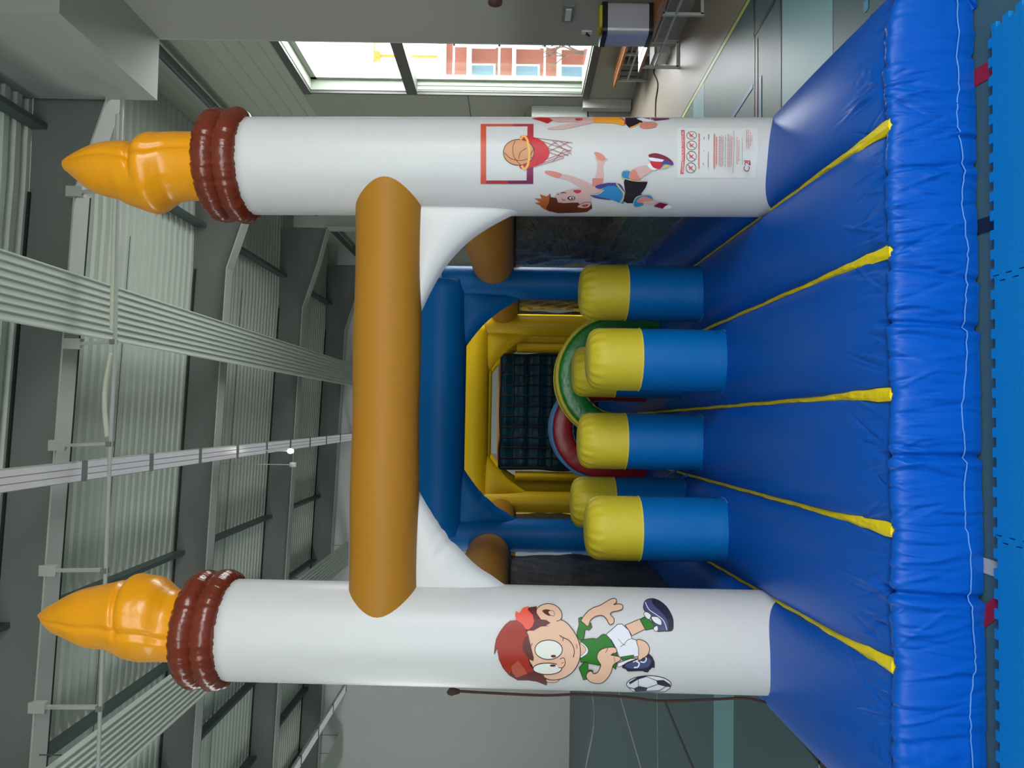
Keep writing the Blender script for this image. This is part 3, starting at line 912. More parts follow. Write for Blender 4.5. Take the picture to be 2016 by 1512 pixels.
def gusset(name, corner, A, Bp, thick, m, parent, label, curve=.16, wr=.0, pinch=.0):
    """inflated triangular web: corner, two ends; hollow-curved free edge"""
    corner, A, Bp = Vector(corner), Vector(A), Vector(Bp)
    e1 = A - corner; e2 = Bp - corner
    nrm = e1.cross(e2).normalized()
    if nrm.y > 0: nrm = -nrm
    n, mm = 26, 40
    front = []; back = []
    for j in range(mm + 1):
        u = j / mm
        h = A.lerp(Bp, u)
        inward = (corner - (A + Bp) / 2)
        h = h + inward * curve * math.sin(math.pi * u) * 1.0
        # wrinkles pull the free edge
        h = h + inward.normalized() * wr * (abs(math.sin(u * 24 + 2 * math.sin(u * 9))) ** 3) * math.exp(-((u - .45) / .22) ** 2)
        rf = []; rb = []
        for i in range(n + 1):
            w = i / n
            p = corner.lerp(h, w)
            t = thick * math.sqrt(max(0.0, 1 - w ** 5)) * (.55 + .45 * (w ** .5) * math.sin(math.pi * u) ** .5)
            t *= 1 - wr * 5 * (abs(math.sin(u * 24 + 2 * math.sin(u * 9))) ** 3) * w * math.exp(-((u - .45) / .22) ** 2)
            rf.append(p + nrm * t); rb.append(p - nrm * t)
        front.append(rf); back.append(rb)
    m_ = MB(); m_.grid(front); m_.grid(back, flip=True)
    o = m_.build(name, m, parent); tag(o, label); return o


gY = 4.47
gusset('corner_gusset', PY(815, 405, gY), PY(1035, 412, gY), PY(825, 625, gY), .10, white_pvc, INF, 'white padded corner web at the right pillar', .22)
gusset('corner_gusset', PY(800, 1165, gY), PY(1020, 1168, gY), PY(808, 935, gY), .10, white_pvc, INF, 'creased white corner web at the left pillar', .16, .012)


# arches behind ----------------------------------------------------------
def arch(Y, xL, xR, r, zb_, rb, m, lab, gm, gw, gh, gth, wrl=0):
    for x in (xR, xL):
        o = MB().tube([(x, Y, .1 + k * (zb_ - .1) / 24) for k in range(25)], r, 40).build('arch_post', m, INF); tag(o, '%s upright of the %s arch' % (lab, lab))
    o = MB().tube([(xR - (xR - xL) * k / 24, Y, zb_) for k in range(25)], rb, 40).build('arch_beam', m, INF); tag(o, '%s top tube of the %s arch' % (lab, lab))
    z0 = zb_ - rb
    gusset('corner_gusset', (xR - r * .6, Y, z0 + .1), (xR - r * .92, Y, z0 - gh), (xR - r - gw, Y, z0 + .02), gth, gm, INF, '%s corner web' % lab, .12)
    gusset('corner_gusset', (xL + r * .6, Y, z0 + .1), (xL + r * .92, Y, z0 - gh), (xL + r + gw, Y, z0 + .02), gth, gm, INF, '%s corner web' % lab, .12, wrl * .5)


arch(8.3, -1.28, 1.46, .178, 2.64, .27, sky_pvc, 'blue', sky_pvc, .55, .60, .15, .02)
arch(11.8, -1.32, 1.42, .172, 2.45, .22, gold_pvc, 'yellow', gold_pvc, .60, .62, .14, .0)
arch(14.2, -1.30, 1.42, .16, 2.45, .2, gold_pvc, 'far yellow', gold_pvc, .5, .55, .12, .0)
# side rails
for (x, lab) in ((1.65, 'right'), (-1.47, 'left')):
    for (ya, yb_, zc, rr, q) in ((4.55, 8.3, 2.09, .225, 'near'), (8.3, 11.8, 2.02, .22, 'middle'), (11.8, 14.2, 2.0, .2, 'far')):
        o = MB().tube([(x - (.16 * (1 - k / 16) * (1 if x > 0 else -1) if q == 'near' else 0), ya + (yb_ - ya) * k / 16, zc) for k in range(17)], rr, 32).build('side_rail', ochre_pvc, INF); tag(o, 'ochre %s rail tube, %s stretch' % (lab, q))
        xn = x + (.0 if x > 0 else -.0)
        # side net hung below the rail
        nxw = 60; nz = 30; G = []
        ph = random.uniform(0, 6)
        for a in range(nxw + 1):
            rw = []
            for b in range(nz + 1):
                yy = ya + .1 + (yb_ - ya - .2) * a / nxw; z_ = .26 + (zc - .1 - .26) * b / nz
                dx = .012 * math.sin(yy * 9 + z_ * 7 + ph) + .008 * math.sin(yy * 23 - z_ * 15)
                rw.append((x + .0 + dx, yy, z_))
            G.append(rw)
        o = MB().grid(G).build('side_net', net_m if x > 0 else net_dark, INF); tag(o, 'dark fine-mesh %s side net, %s stretch' % (lab, q))
        part('net_cord', MB().tube([(x - .03 * (1 if x > 0 else -1), ya + .15, zc - rr - .005), (x - .03 * (1 if x > 0 else -1), yb_ - .15, zc - rr - .005)], .012, 8), black_rope, INF)


# pop-up posts ------------------------------------------------------------
def popup(x, y, label, seed):
    r = .210; random.seed(seed); ph = random.uniform(0, 6)
    z0, zs, zt = .43, 1.0, 1.358
    bp = empty('popup_post', (x, y, .37)); bp.parent = INF; bp.location = Vector((x, y, .37)) - INF.location
    tag(bp, label)
    seg = 72
    def lathe(prof, wr):
        V = []
        for (rr, z, a) in prof:
            row = []
            for k in range(seg + 1):
                t = 2 * math.pi * k / seg
                w = a * (math.sin(t * 17 + ph) * .6 + math.sin(t * 29 + ph * 2) * .4)
                row.append((x + (rr + w) * math.cos(t), y + (rr + w) * math.sin(t), z))
            V.append(row)
        return V
    b = lathe([(r, .33, 0), (r, z0, 0), (r + .002, z0 + .035, 0), (r, z0 + .05, 0), (r + .003, .65, 0), (r + .004, .8, 0), (r, zs, 0)], 0)
    part('shaft', MB().grid(b), sky_pvc, bp, 'blue shaft')
    sk = lathe([(r + .004, z0 - .03, .001), (r + .0045, z0 + .05, .0)], 0)
    part('skirt', MB().grid(sk), sky_pvc, bp)
    rg = [(x + (r + .006) * math.cos(2 * math.pi * k / 60), y + (r + .006) * math.sin(2 * math.pi * k / 60), z0 - .006 + .0015 * math.sin(k * 1.7)) for k in range(60)]
    part('base_piping', MB().tube(rg, .003, 6, closed=True), pipe_blue, bp, 'pale blue piping at the foot')
    c = [(r + .003, zs - .006, 0), (r + .004, zs, 0), (r + .004, zs + .1, 0), (r + .003, zt - .14, .0005), (r - .002, zt - .09, .006), (r - .018, zt - .05, .010), (r - .045, zt - .022, .008), (r - .09, zt - .006, .002), (r - .15, zt, 0), (.004, zt + .002, 0)]
    c = [tuple(q) for q in cat_rom(c, 4)]
    part('cap', MB().grid(lathe(c, 0)), yellow_pvc, bp, 'yellow cap')
    ring = [(x + (r + .005) * math.cos(2 * math.pi * k / 60), y + (r + .005) * math.sin(2 * math.pi * k / 60), zs - .004) for k in range(60)]
    part('band_seam', MB().tube(ring, .003, 6, closed=True), mat('pale_yellow_seam', rgb(225, 210, 120), .5), bp)
    return bp


pops = [((1387, 579), 'yellow topped blue post in the second row, far right'), ((1434, 711), 'yellow topped blue post in the front row, right'),
        ((1387, 871), 'yellow topped blue post in the second row, left of centre'), ((1437, 1043), 'yellow topped blue post in the front row, left'),
        ((1350, 992), 'yellow topped blue post in the back row, left'), ((1350, 735), 'yellow topped blue post in the back row, right')]
for k, ((px, py), lb) in enumerate(pops):
    p = PZ(px, py, .435); popup(p.x * (p.y + .2) / p.y, p.y + .2, lb, k)


# hoops --------------------------------------------------------------------
def hoop(cx, y, W, ztop, m, edge_m, label, edge_lab, th=.23, depth=.42, lean=.0):
    g = empty('tunnel_hoop', (cx, y, .3)); g.parent = INF; g.location = Vector((cx, y, .3)) - INF.location; tag(g, label)
    zc = ztop - W * .5 * .98
    path = [(-W / 2, .3), (-W / 2, (zc + .3) / 2), (-W / 2, zc - .05)]
    n = 32
    for k in range(n + 1):
        a = math.pi - math.pi * k / n
        path.append((W / 2 * math.cos(a), zc + W / 2 * .98 * math.sin(a)))
    path += [(W / 2, zc - .05), (W / 2, (zc + .3) / 2), (W / 2, .3)]
    V = []
    N = len(path)
    for i, (px, pz) in enumerate(path):
        # inward direction
        a = Vector(path[max(i - 1, 0)]); b = Vector(path[min(i + 1, N - 1)]); d = (b - a).normalized(); inn = Vector((d.y, -d.x))
        row = []
        wv = .004 * math.sin(i * 2.4)
        sec = []
        M = 24
        for k in range(M + 1):
            t = 2 * math.pi * k / M
            ex = .3
            cu = math.copysign(abs(math.cos(t)) ** ex, math.cos(t)); cv = math.copysign(abs(math.sin(t)) ** ex, math.sin(t))
            q = th / 2 + cu * (th / 2 + wv)
            row.append((cx + px + inn.x * q, y + depth / 2 + cv * depth / 2 + lean * (pz - .3), pz + inn.y * q))
        V.append(row)
    part('hoop_body', MB().grid(V), m, g)
    OV = []
    for i, (px, pz) in enumerate(path):
        a = Vector(path[max(i - 1, 0)]); b = Vector(path[min(i + 1, N - 1)]); d = (b - a).normalized(); inn = Vector((d.y, -d.x))
        OV.append([(cx + px - inn.x * .012, y + q, pz - inn.y * .012) for q in (0, depth * .33, depth * .66, depth)])
    part('outer_band', MB().grid(OV), edge_m, g)
    for dy in (0.0, depth):
        pp = []
        for i, (px, pz) in enumerate(path):
            pp.append((cx + px * 1.01, y + dy + lean * (pz - .3) + (.02 if dy == 0 else -.02), pz + .004))
        part('edge_piping', MB().tube(pp, .019, 8), edge_m, g, edge_lab)
    # inner frilled edge
    pp = []
    for i, (px, pz) in enumerate(path):
        a = Vector(path[max(i - 1, 0)]); b = Vector(path[min(i + 1, N - 1)]); d = (b - a).normalized(); inn = Vector((d.y, -d.x))
        pp.append((cx + px + inn.x * th * .97, y + .05 + lean * (pz - .3), pz + inn.y * th * .97 + .006 * math.sin(i * 3)))
    part('inner_piping', MB().tube(pp, .013, 8), edge_m, g)


hoop(.40, 7.35, 1.17, 1.425, green_pvc, mat('yellow_piping', rgb(205, 190, 60), .5), 'green hoop with yellow piping', 'yellow piping')
hoop(-.12, 8.2, 1.06, 1.43, red_pvc, mat('steel_blue_piping', rgb(84, 140, 196), .5), 'red hoop with blue piping', 'blue piping')
# light blue piping arcs on the base behind the posts
for (pts) in ([(1310, 948), (1316, 936), (1330, 927)], [(1338, 950), (1345, 940), (1352, 936)]):
    q = [PZ(a, b, .44) for a, b in pts]
    part('floor_piping', MB().tube(cat_rom(q, 5), .012, 8), mat('bright_blue_piping', rgb(20, 110, 210), .4), INF)

# climbing wall with net ------------------------------------------------------
cy = 13.4
a = PY(987, 697, cy); b = PY(1112, 925, cy)
xr, xl, zt = a.x, b.x, a.z
G = []
for i in range(41):
    G.append([(xl + (xr - xl) * i / 40, cy + .22 - .02 * math.sin(i * .8) + .03 * math.cos(k * .9), .3 + (zt - .3) * k / 40) for k in range(41)])
part('climbing_wall', MB().grid(G).box((xl, cy + .3, .3), (xr, cy + .9, zt)), teal_dark, INF, 'dark teal climbing wall')
mb = MB(); nx_, nz_ = 11, 8
random.seed(3)
J = {}
for i in range(nx_ + 1):
    for k in range(nz_ + 1):
        J[i, k] = Vector((xl + (xr - xl) * i / nx_ + random.uniform(-.012, .012), cy + .12, .25 + (zt - .25) * k / nz_ + random.uniform(-.012, .012)))
for i in range(nx_ + 1): mb.tube(cat_rom([J[i, k] for k in range(nz_ + 1)], 3), .017 if 0 < i < nx_ else .03, 6)
for k in range(nz_ + 1): mb.tube(cat_rom([J[i, k] for i in range(nx_ + 1)], 3), .017 if k < nz_ else .026, 6)
part('climbing_net', mb, black_rope, INF, 'black rope climbing net')
# yellow tubes either side of the net
for (x0, nm) in ((xr + .13, 'right'), (xl - .13, 'left')):
    part('climbing_side_tube', MB().tube([(x0, cy + .2, .3 + k * .1) for k in range(16)], .085, 24), gold_pvc, INF, 'yellow tube at the %s of the climbing net' % nm)
part('end_strap', MB().box((xl, cy + 1.0, zt - .2), (xr + .1, cy + 1.05, zt + .07)), orange_l, INF, 'orange edge above the climbing net')
p = PY(975, 905, 14.9)
part('end_cushion', MB().box((p.x - .12, 14.9, p.z - .2), (p.x + .1, 15.1, p.z + .35)), white_pvc, INF, 'white cushion beyond the climbing net')

# tether rope on the left pillar
rp = [PY(888, 1361, 4.5), PY(905, 1361, 4.5), PY(960, 1364, 4.5), PY(1070, 1369, 4.5), PY(1140, 1367, 4.5), PY(1230, 1372, 4.5), PY(1300, 1380, 4.5), PY(1400, 1377, 4.5), PY(1470, 1375, 4.5), PY(1525, 1388, 4.5)]
part('tether_rope', MB().tube(cat_rom(rp, 6), .008, 8).tube([rp[0] + Vector((-.012, 0, .02)), rp[0] + Vector((.0, 0, 0)), rp[0] - Vector((0, 0, .05))], [.01, .026, .012], 10), brown_rope, INF, 'brown tether rope knotted to the left pillar')


# ================================================================== PRINTS on the pillars
def on_cyl(pl, px, py, lift):
    o = Cm; d = ray(px, py).normalized(); ax = (pl.B - pl.A).normalized(); L = (pl.B - pl.A).length
    oc = o - pl.A
    dd = d - ax * d.dot(ax); oo = oc - ax * oc.dot(ax)
    a = dd.dot(dd); b = 2 * dd.dot(oo)
    tc = -b / (2 * a)
    hh = (oc + d * tc).dot(ax) / L
    r = pl.r0 + (pl.r1 - pl.r0) * hh + lift
    c = oo.dot(oo) - r * r
    D = b * b - 4 * a * c
    t = (-b - math.sqrt(D)) / (2 * a) if D > 0 else tc
    p = o + d * t
    if D <= 0:
        q = pl.A + ax * (p - pl.A).dot(ax); p = q + (p - q).normalized() * r
    return p


class Decal:
    def __init__(s, pl, ox, oy, sc): s.pl = pl; s.o = (ox, oy); s.sc = sc; s.mb = MB(); s.mats = []; s.layer = 0

    def mi(s, m):
        if m not in s.mats: s.mats.append(m)
        return s.mats.index(m)

    def px(s, p): return (s.o[0] + p[0] / s.sc, s.o[1] + p[1] / s.sc)

    def fill(s, m, pts, smooth=True, outline=None, w=7):
        if smooth: pts = cat_rom(pts, 4, True)
        pts = [s.px(p) for p in pts]
        dd = []
        for i in range(len(pts)):
            a = pts[i]; b = pts[(i + 1) % len(pts)]
            k = max(1, int(math.hypot(b[0] - a[0], b[1] - a[1]) / 4))
            dd += [(a[0] + (b[0] - a[0]) * t / k, a[1] + (b[1] - a[1]) * t / k) for t in range(k)]
        pts = dd
        s.layer += 1
        s._poly(m, pts, s.layer * .00022 + .0015)
        if outline is not None: s._stroke(outline, pts + [pts[0]], w / s.sc)
        return s

    def _poly(s, m, pts, lift):
        vs = [Vector(p) for p in pts]; n = len(vs)
        xs = [v.x for v in vs]; ys = [v.y for v in vs]
        st = 3.2
        extra = []
        x = min(xs)
        def inside(x, y):
            c = False; j = n - 1
            for i in range(n):
                if (vs[i].y > y) != (vs[j].y > y) and x < (vs[j].x - vs[i].x) * (y - vs[i].y) / (vs[j].y - vs[i].y) + vs[i].x: c = not c
                j = i
            return c
        gy = min(ys) + st
        while gy < max(ys):
            gx = min(xs) + st
            while gx < max(xs):
                if inside(gx, gy): extra.append(Vector((gx, gy)))
                gx += st * 1.6
            gy += st
        r = delaunay_2d_cdt(vs + extra, [], [list(range(n))], 1, 1e-4)
        s.mb.cur = s.mi(m)
        s.mb.add([on_cyl(s.pl, v.x, v.y, lift) for v in r[0]], [tuple(f) for f in r[2]], True)

    def _stroke(s, m, pts, w):
        s.layer += 1; lift = s.layer * .00022 + .0015
        q = [Vector(pts[0])]
        for p in pts[1:]:
            p = Vector(p)
            L = (p - q[-1]).length
            if L < .05: continue
            k = max(1, int(L / 5)); a = q[-1].copy()
            for i in range(1, k + 1): q.append(a.lerp(p, i / k))
        v = []; f = []
        for i, p in enumerate(q):
            d = (q[min(i + 1, len(q) - 1)] - q[max(i - 1, 0)])
            if d.length < 1e-6: d = Vector((1, 0))
            d.normalize(); nn = Vector((-d.y, d.x)) * w / 2
            v += [on_cyl(s.pl, *(p - nn), lift), on_cyl(s.pl, *(p + nn), lift)]
            if i: f.append((2 * i - 2, 2 * i, 2 * i + 1, 2 * i - 1))
        s.mb.cur = s.mi(m); s.mb.add(v, f, True)

    def stroke(s, m, pts, w, smooth=True):
        if smooth and len(pts) > 2: pts = cat_rom(pts, 4)
        s._stroke(m, [s.px(p) for p in pts], w / s.sc); return s

    def ell(s, m, cx, cy, rx, ry, outline=None, w=6):
        pts = [(cx + rx * math.cos(2 * math.pi * k / 28), cy + ry * math.sin(2 * math.pi * k / 28)) for k in range(28)]
        return s.fill(m, pts, False, outline, w)

    def text(s, m, body, cx, cy, size, length=None):
        """upright reading text: runs towards smaller y of the photo; centre at (cx,cy) crop coords, size = cap height"""
        cu = bpy.data.curves.new('t', 'FONT'); cu.body = body; cu.size = 1; cu.align_x = 'CENTER'; cu.resolution_u = 2
        ob = bpy.data.objects.new('t', cu); COL.objects.link(ob)
        bpy.context.view_layer.update()
        me = bpy.data.meshes.new_from_object(ob.evaluated_get(bpy.context.evaluated_depsgraph_get()))
        bpy.data.objects.remove(ob)
        V = np.array([v.co[:2] for v in me.vertices]); F_ = [tuple(p.vertices) for p in me.polygons]
        bpy.data.meshes.remove(me)
        w_ = V[:, 0].max() - V[:, 0].min(); h_ = V[:, 1].max() - V[:, 1].min()
        sy = size / .7; sx = sy if length is None else length / w_
        s.layer += 1; lift = s.layer * .00022 + .0015
        s.mb.cur = s.mi(m)
        s.mb.add([on_cyl(s.pl, *s.px((cx + size / 2 - y * sy, cy - x * sx)), lift) for x, y in V], F_, True)
        return s

    def build(s, name, parent, label):
        o = s.mb.build(name, s.mats, parent); tag(o, label); return o


def ink(n, r, g, b): return mat('ink_' + n, rgb(r, g, b), .4, spec=.35)


SK = ink('skin', 226, 184, 156); SK2 = ink('skin_shade', 196, 146, 122); OUT = ink('outline', 62, 34, 30)
HR = ink('hair_red', 156, 40, 18); HR2 = ink('hair_light', 232, 84, 66); HR3 = ink('hair_dark', 92, 32, 28)
GR = ink('green', 34, 118, 30); WH = ink('white', 226, 228, 234); NV = ink('navy', 72, 78, 118); NV2 = ink('navy_dark', 40, 40, 62)
EW = ink('eye_white', 222, 226, 216)

# football boy --------------------------------------------------------------
d = Decal(PL, 940, 1160, 4.8)
d.fill(SK, [(1395, 340), (1535, 280), (1590, 375), (1460, 440), (1430, 390)], False, OUT)
d.fill(GR, [(1535, 285), (1590, 255), (1680, 340), (1690, 365), (1590, 388)], False, OUT)
d.fill(NV, [(1570, 150), (1590, 105), (1650, 88), (1720, 110), (1790, 170), (1840, 260), (1850, 320), (1840, 388), (1760, 396), (1690, 392), (1650, 300), (1620, 240), (1575, 195)], True, OUT)
d.fill(NV2, [(1650, 92), (1720, 112), (1795, 175), (1842, 265), (1848, 330), (1836, 385), (1805, 388), (1795, 300), (1735, 215), (1665, 150)], True)
d.stroke(WH, [(1585, 120), (1620, 190), (1690, 240), (1760, 300), (1790, 385)], 7)
d.fill(WH, [(1645, 262), (1700, 262), (1738, 300), (1735, 340), (1690, 325), (1655, 295)], True, OUT, 5)
d.fill(WH, [(1572, 225), (1600, 215), (1640, 245), (1622, 285), (1590, 265)], True, OUT, 5)
d.fill(WH, [(1665, 365), (1700, 345), (1705, 390), (1675, 393)], True, OUT, 5)
d.fill(WH, [(1325, 700), (1450, 655), (1515, 660), (1420, 705), (1325, 738)], False, OUT, 5)
d.fill(NV2, [(1368, 722), (1420, 690), (1500, 662), (1560, 650), (1612, 606), (1650, 640), (1672, 690), (1672, 742), (1650, 738), (1622, 765), (1610, 785), (1580, 780), (1560, 770), (1450, 775), (1420, 775), (1405, 755), (1370, 742)], False, OUT, 6)
d.fill(NV, [(1400, 712), (1470, 685), (1560, 670), (1620, 650), (1640, 690), (1600, 740), (1480, 752), (1410, 740)], True)
d.stroke(WH, [(1478, 740), (1515, 735), (1528, 700), (1500, 680)], 13)
d.stroke(WH, [(1540, 685), (1575, 690), (1595, 665), (1590, 645)], 11)
d.stroke(WH, [(1470, 690), (1510, 672), (1560, 655)], 8)
d.fill(SK, [(1500, 492), (1560, 483), (1610, 520), (1626, 570), (1608, 620), (1565, 652), (1520, 662)], True, OUT)
d.fill(WH, [(1212, 432), (1325, 332), (1365, 328), (1430, 388), (1455, 450), (1462, 470), (1500, 480), (1522, 560), (1522, 632), (1440, 650), (1340, 645), (1310, 560), (1265, 480)], False, OUT, 6)
d.stroke(OUT, [(1455, 468), (1420, 480), (1385, 520), (1350, 545)], 5); d.stroke(OUT, [(1330, 470), (1370, 515), (1400, 530)], 4)
d.fill(GR, [(1355, 640), (1475, 622), (1482, 645), (1370, 672)], False, OUT, 5)
d.fill(GR, [(980, 480), (1080, 465), (1130, 470), (1170, 435), (1190, 425), (1220, 435), (1262, 480), (1300, 560), (1322, 630), (1318, 700), (1308, 758), (1285, 740), (1240, 722), (1140, 718), (1050, 700), (1020, 690), (975, 690), (965, 560)], False, OUT)
d.fill(GR, [(942, 405), (960, 335), (955, 275), (985, 262), (1025, 335), (1072, 318), (1082, 360), (1055, 385), (1020, 378), (1005, 470), (970, 482), (940, 440)], False, OUT)
d.fill(GR, [(958, 745), (1010, 690), (1045, 700), (1042, 762), (1092, 768), (1085, 795), (1040, 820), (1040, 850), (1000, 858), (990, 825)], False, OUT)
d.fill(SK, [(982, 290), (1040, 212), (1100, 172), (1160, 152), (1225, 112), (1275, 88), (1310, 95), (1312, 125), (1288, 146), (1340, 138), (1373, 155), (1366, 190), (1320, 206), (1275, 215), (1256, 238), (1290, 278), (1286, 320), (1248, 332), (1222, 285), (1180, 248), (1120, 256), (1070, 292), (1045, 350), (1005, 322)], True, OUT)
d.fill(SK, [(1040, 790), (1075, 775), (1100, 800), (1138, 782), (1165, 722), (1150, 692), (1130, 650), (1140, 600), (1180, 565), (1240, 550), (1300, 552), (1318, 590), (1290, 610), (1262, 622), (1300, 630), (1345, 640), (1352, 670), (1310, 695), (1282, 720), (1265, 780), (1230, 840), (1180, 885), (1120, 892), (1060, 872), (1028, 830)], True, OUT)
d.stroke(OUT, [(1210, 600), (1235, 555)], 5); d.stroke(OUT, [(1262, 622), (1290, 600)], 6); d.stroke(OUT, [(1290, 640), (1300, 690)], 4)
d.fill(WH, [(970, 508), (1010, 520), (1045, 565), (1040, 605), (1010, 630), (970, 640)], True, OUT, 5)
d.fill(SK, [(965, 520), (1005, 535), (1025, 570), (1010, 600), (965, 628)], True, OUT, 4)
d.fill(SK, [(640, 850), (700, 860), (770, 850), (755, 875), (700, 884), (655, 876)], True, OUT, 5)
d.fill(SK, [(465, 400), (540, 370), (620, 340), (700, 300), (770, 285), (835, 312), (892, 372), (942, 455), (970, 545), (970, 640), (942, 722), (890, 792), (800, 845), (700, 858), (630, 835), (560, 785), (500, 700), (470, 600), (450, 480)], True, OUT, 8)
d.fill(SK, [(555, 200), (590, 158), (660, 136), (735, 152), (788, 205), (798, 262), (772, 296), (725, 302), (690, 296), (640, 300), (590, 285), (562, 240)], True, OUT, 7)
d.fill(SK, [(640, 280), (730, 270), (740, 330), (640, 340)], True)
d.fill(HR3, [(612, 205), (650, 190), (700, 205), (690, 250), (650, 240)], True)
d.fill(SK, [(668, 215), (700, 200), (728, 222), (722, 250), (690, 245)], True, OUT, 4)
d.fill(HR3, [(460, 175), (560, 160), (560, 225), (600, 285), (650, 290), (692, 318), (645, 345), (680, 348), (600, 352), (530, 392), (450, 388), (480, 300)], False)
d.fill(HR2, [(355, 250), (362, 205), (395, 225), (430, 175), (485, 160), (475, 195), (520, 240), (535, 300), (520, 350), (480, 385), (420, 360), (370, 305)], False)
d.fill(HR, [(158, 612), (165, 540), (178, 470), (215, 400), (262, 338), (310, 300), (372, 296), (425, 335), (455, 382), (480, 440), (500, 530), (530, 650), (526, 678), (478, 655), (500, 722), (562, 792), (622, 815), (655, 880), (652, 908), (560, 872), (480, 860), (380, 860), (300, 812), (240, 742), (205, 662), (192, 590), (190, 552)], False, OUT, 5)
d.fill(HR3, [(440, 470), (470, 440), (500, 540), (528, 640), (526, 676), (470, 640), (420, 560)], False)
d.fill(HR3, [(300, 812), (330, 760), (420, 800), (540, 780), (622, 815), (655, 880), (652, 906), (560, 872), (480, 860), (380, 858)], False)
d.fill(ink('hair_glow', 176, 78, 58), [(320, 730), (385, 675), (450, 760), (470, 800), (370, 835), (330, 790)], False)
d.ell(EW, 672, 572, 130, 92, OUT, 8); d.ell(EW, 660, 752, 135, 54, OUT, 8)
d.ell(HR3, 718, 633, 25, 13); d.ell(HR3, 712, 722, 28, 11)
d.fill(SK, [(780, 660), (815, 650), (830, 680), (828, 715), (800, 742), (765, 740), (750, 705)], True)
d.stroke(OUT, [(780, 660), (815, 650), (828, 682), (824, 716), (800, 742), (765, 740)], 6); d.stroke(OUT, [(795, 700), (815, 690)], 5)
d.stroke(OUT, [(775, 435), (805, 455), (860, 480), (900, 530), (915, 590), (905, 645)], 7); d.stroke(OUT, [(812, 455), (805, 490)], 6)
d.stroke(OUT, [(935, 520), (940, 560)], 5); d.stroke(OUT, [(500, 545), (520, 510)], 5); d.stroke(OUT, [(500, 700), (520, 725)], 5)
d.build('printed_football_boy', PL.obj, 'printed cartoon boy in green shirt and white shorts')
d = Decal(PL, 940, 1160, 4.8)
bl = [(1620 + 212 * math.cos(t * math.pi / 20), 905 - 87 * math.sin(t * math.pi / 20)) for t in range(21)]
bl += [(1620 - 212 + 20, 930), (1470, 968), (1620, 975), (1770, 970), (1815, 940)]
d.fill(WH, bl, False, NV2, 7)
for q in ([(1690, 862), (1760, 858), (1822, 900), (1826, 925), (1780, 922), (1700, 900)], [(1475, 940), (1525, 916), (1610, 932), (1600, 966), (1490, 966)], [(1520, 828), (1600, 820), (1600, 828), (1520, 852), (1440, 900), (1430, 880)]):
    d.fill(NV2, q, False)
for q in ([(1520, 852), (1520, 916)], [(1600, 828), (1700, 866)], [(1610, 932), (1700, 902)], [(1600, 966), (1720, 960), (1780, 922)], [(1430, 930), (1475, 940)]): d.stroke(NV2, q, 5, False)
d.build('printed_football', PL.obj, 'printed black and white football')

# basketball prints ------------------------------------------------------------
d = Decal(PR, 920, 220, 3.36)
oR = ink('orange_red', 202, 84, 62); pu = ink('plum', 122, 40, 84); md = ink('brick_red', 168, 56, 66)
d.fill(oR, [(88, 80), (125, 80), (125, 478), (88, 478)], False)
d.fill(oR, [(125, 80), (300, 80), (300, 95), (125, 95)], False); d.fill(md, [(300, 80), (438, 80), (438, 95), (300, 95)], False)
d.fill(md, [(125, 455), (270, 455), (270, 478), (125, 478)], False); d.fill(pu, [(270, 455), (436, 455), (436, 478), (270, 478)], False)
d.fill(md, [(398, 95), (438, 95), (437, 270), (396, 270)], False); d.fill(pu, [(396, 270), (437, 270), (436, 456), (392, 456)], False)
rd = ink('ball_red', 196, 30, 46); bo = ink('ball_orange', 206, 144, 98); dk = ink('ball_line', 84, 30, 26); gd = ink('rim_gold', 232, 176, 84); st_ = ink('net_string', 150, 44, 56)
d.fill(rd, [(345, 182), (375, 158), (440, 168), (500, 196), (540, 248), (536, 300), (492, 342), (420, 368), (380, 380), (340, 352)], True)
d.ell(bo, 340, 268, 102, 86, dk, 5)
d.fill(rd, [(400, 190), (440, 180), (500, 200), (538, 250), (534, 300), (490, 340), (410, 364), (440, 300), (446, 250), (425, 210)], True)
d.stroke(dk, [(245, 270), (290, 310), (360, 322), (430, 300)], 4); d.stroke(dk, [(318, 190), (300, 240), (310, 300), (350, 350)], 4)
d.stroke(dk, [(390, 240), (350, 270), (340, 310)], 4); d.stroke(dk, [(445, 240), (425, 270), (410, 310)], 4)
d.stroke(gd, [(352, 184), (372, 160), (396, 186), (410, 266), (402, 345), (380, 378), (358, 356)], 15)
for a_, b_ in (((440, 172), (695, 204)), ((500, 196), (690, 262)), ((535, 240), (670, 290)), ((540, 268), (640, 300)), ((430, 370), (640, 305)), ((490, 342), (672, 276)), ((530, 312), (690, 250)), ((538, 262), (670, 200)), ((530, 235), (600, 190)), ((560, 335), (640, 250)), ((560, 190), (690, 280)), ((610, 195), (695, 240))):
    d.stroke(st_, [a_, b_], 3.2, False)
d.build('printed_basketball_hoop', PR.obj, 'printed basketball dropping through a hoop')
d = Decal(PR, 920, 220, 3.36)
s1 = ink('pale_skin', 206, 170, 166); s2 = ink('rosy_skin', 206, 132, 118); hb = ink('hair_brown', 92, 38, 22); ho = ink('hair_orange', 176, 92, 44)
jb = ink('jersey_blue', 44, 130, 186); jp = ink('jersey_purple', 66, 66, 136); yt = ink('trim_yellow', 196, 184, 118); bk_ = ink('shorts_black', 30, 22, 34); mr = ink('shoe_maroon', 118, 22, 50)
rr_ = ink('blush_red', 192, 52, 60)
d.fill(s1, [(515, 392), (560, 392), (620, 410), (700, 428), (780, 460), (850, 498), (892, 515), (880, 535), (810, 548), (760, 512), (680, 462), (620, 442), (575, 432), (520, 410)], True)
d.fill(s2, [(515, 392), (560, 392), (622, 410), (612, 438), (575, 432), (520, 410)], True)
d.fill(s1, [(845, 300), (870, 300), (932, 312), (908, 335), (900, 380), (905, 430), (890, 486), (825, 492), (850, 420), (860, 340)], True)
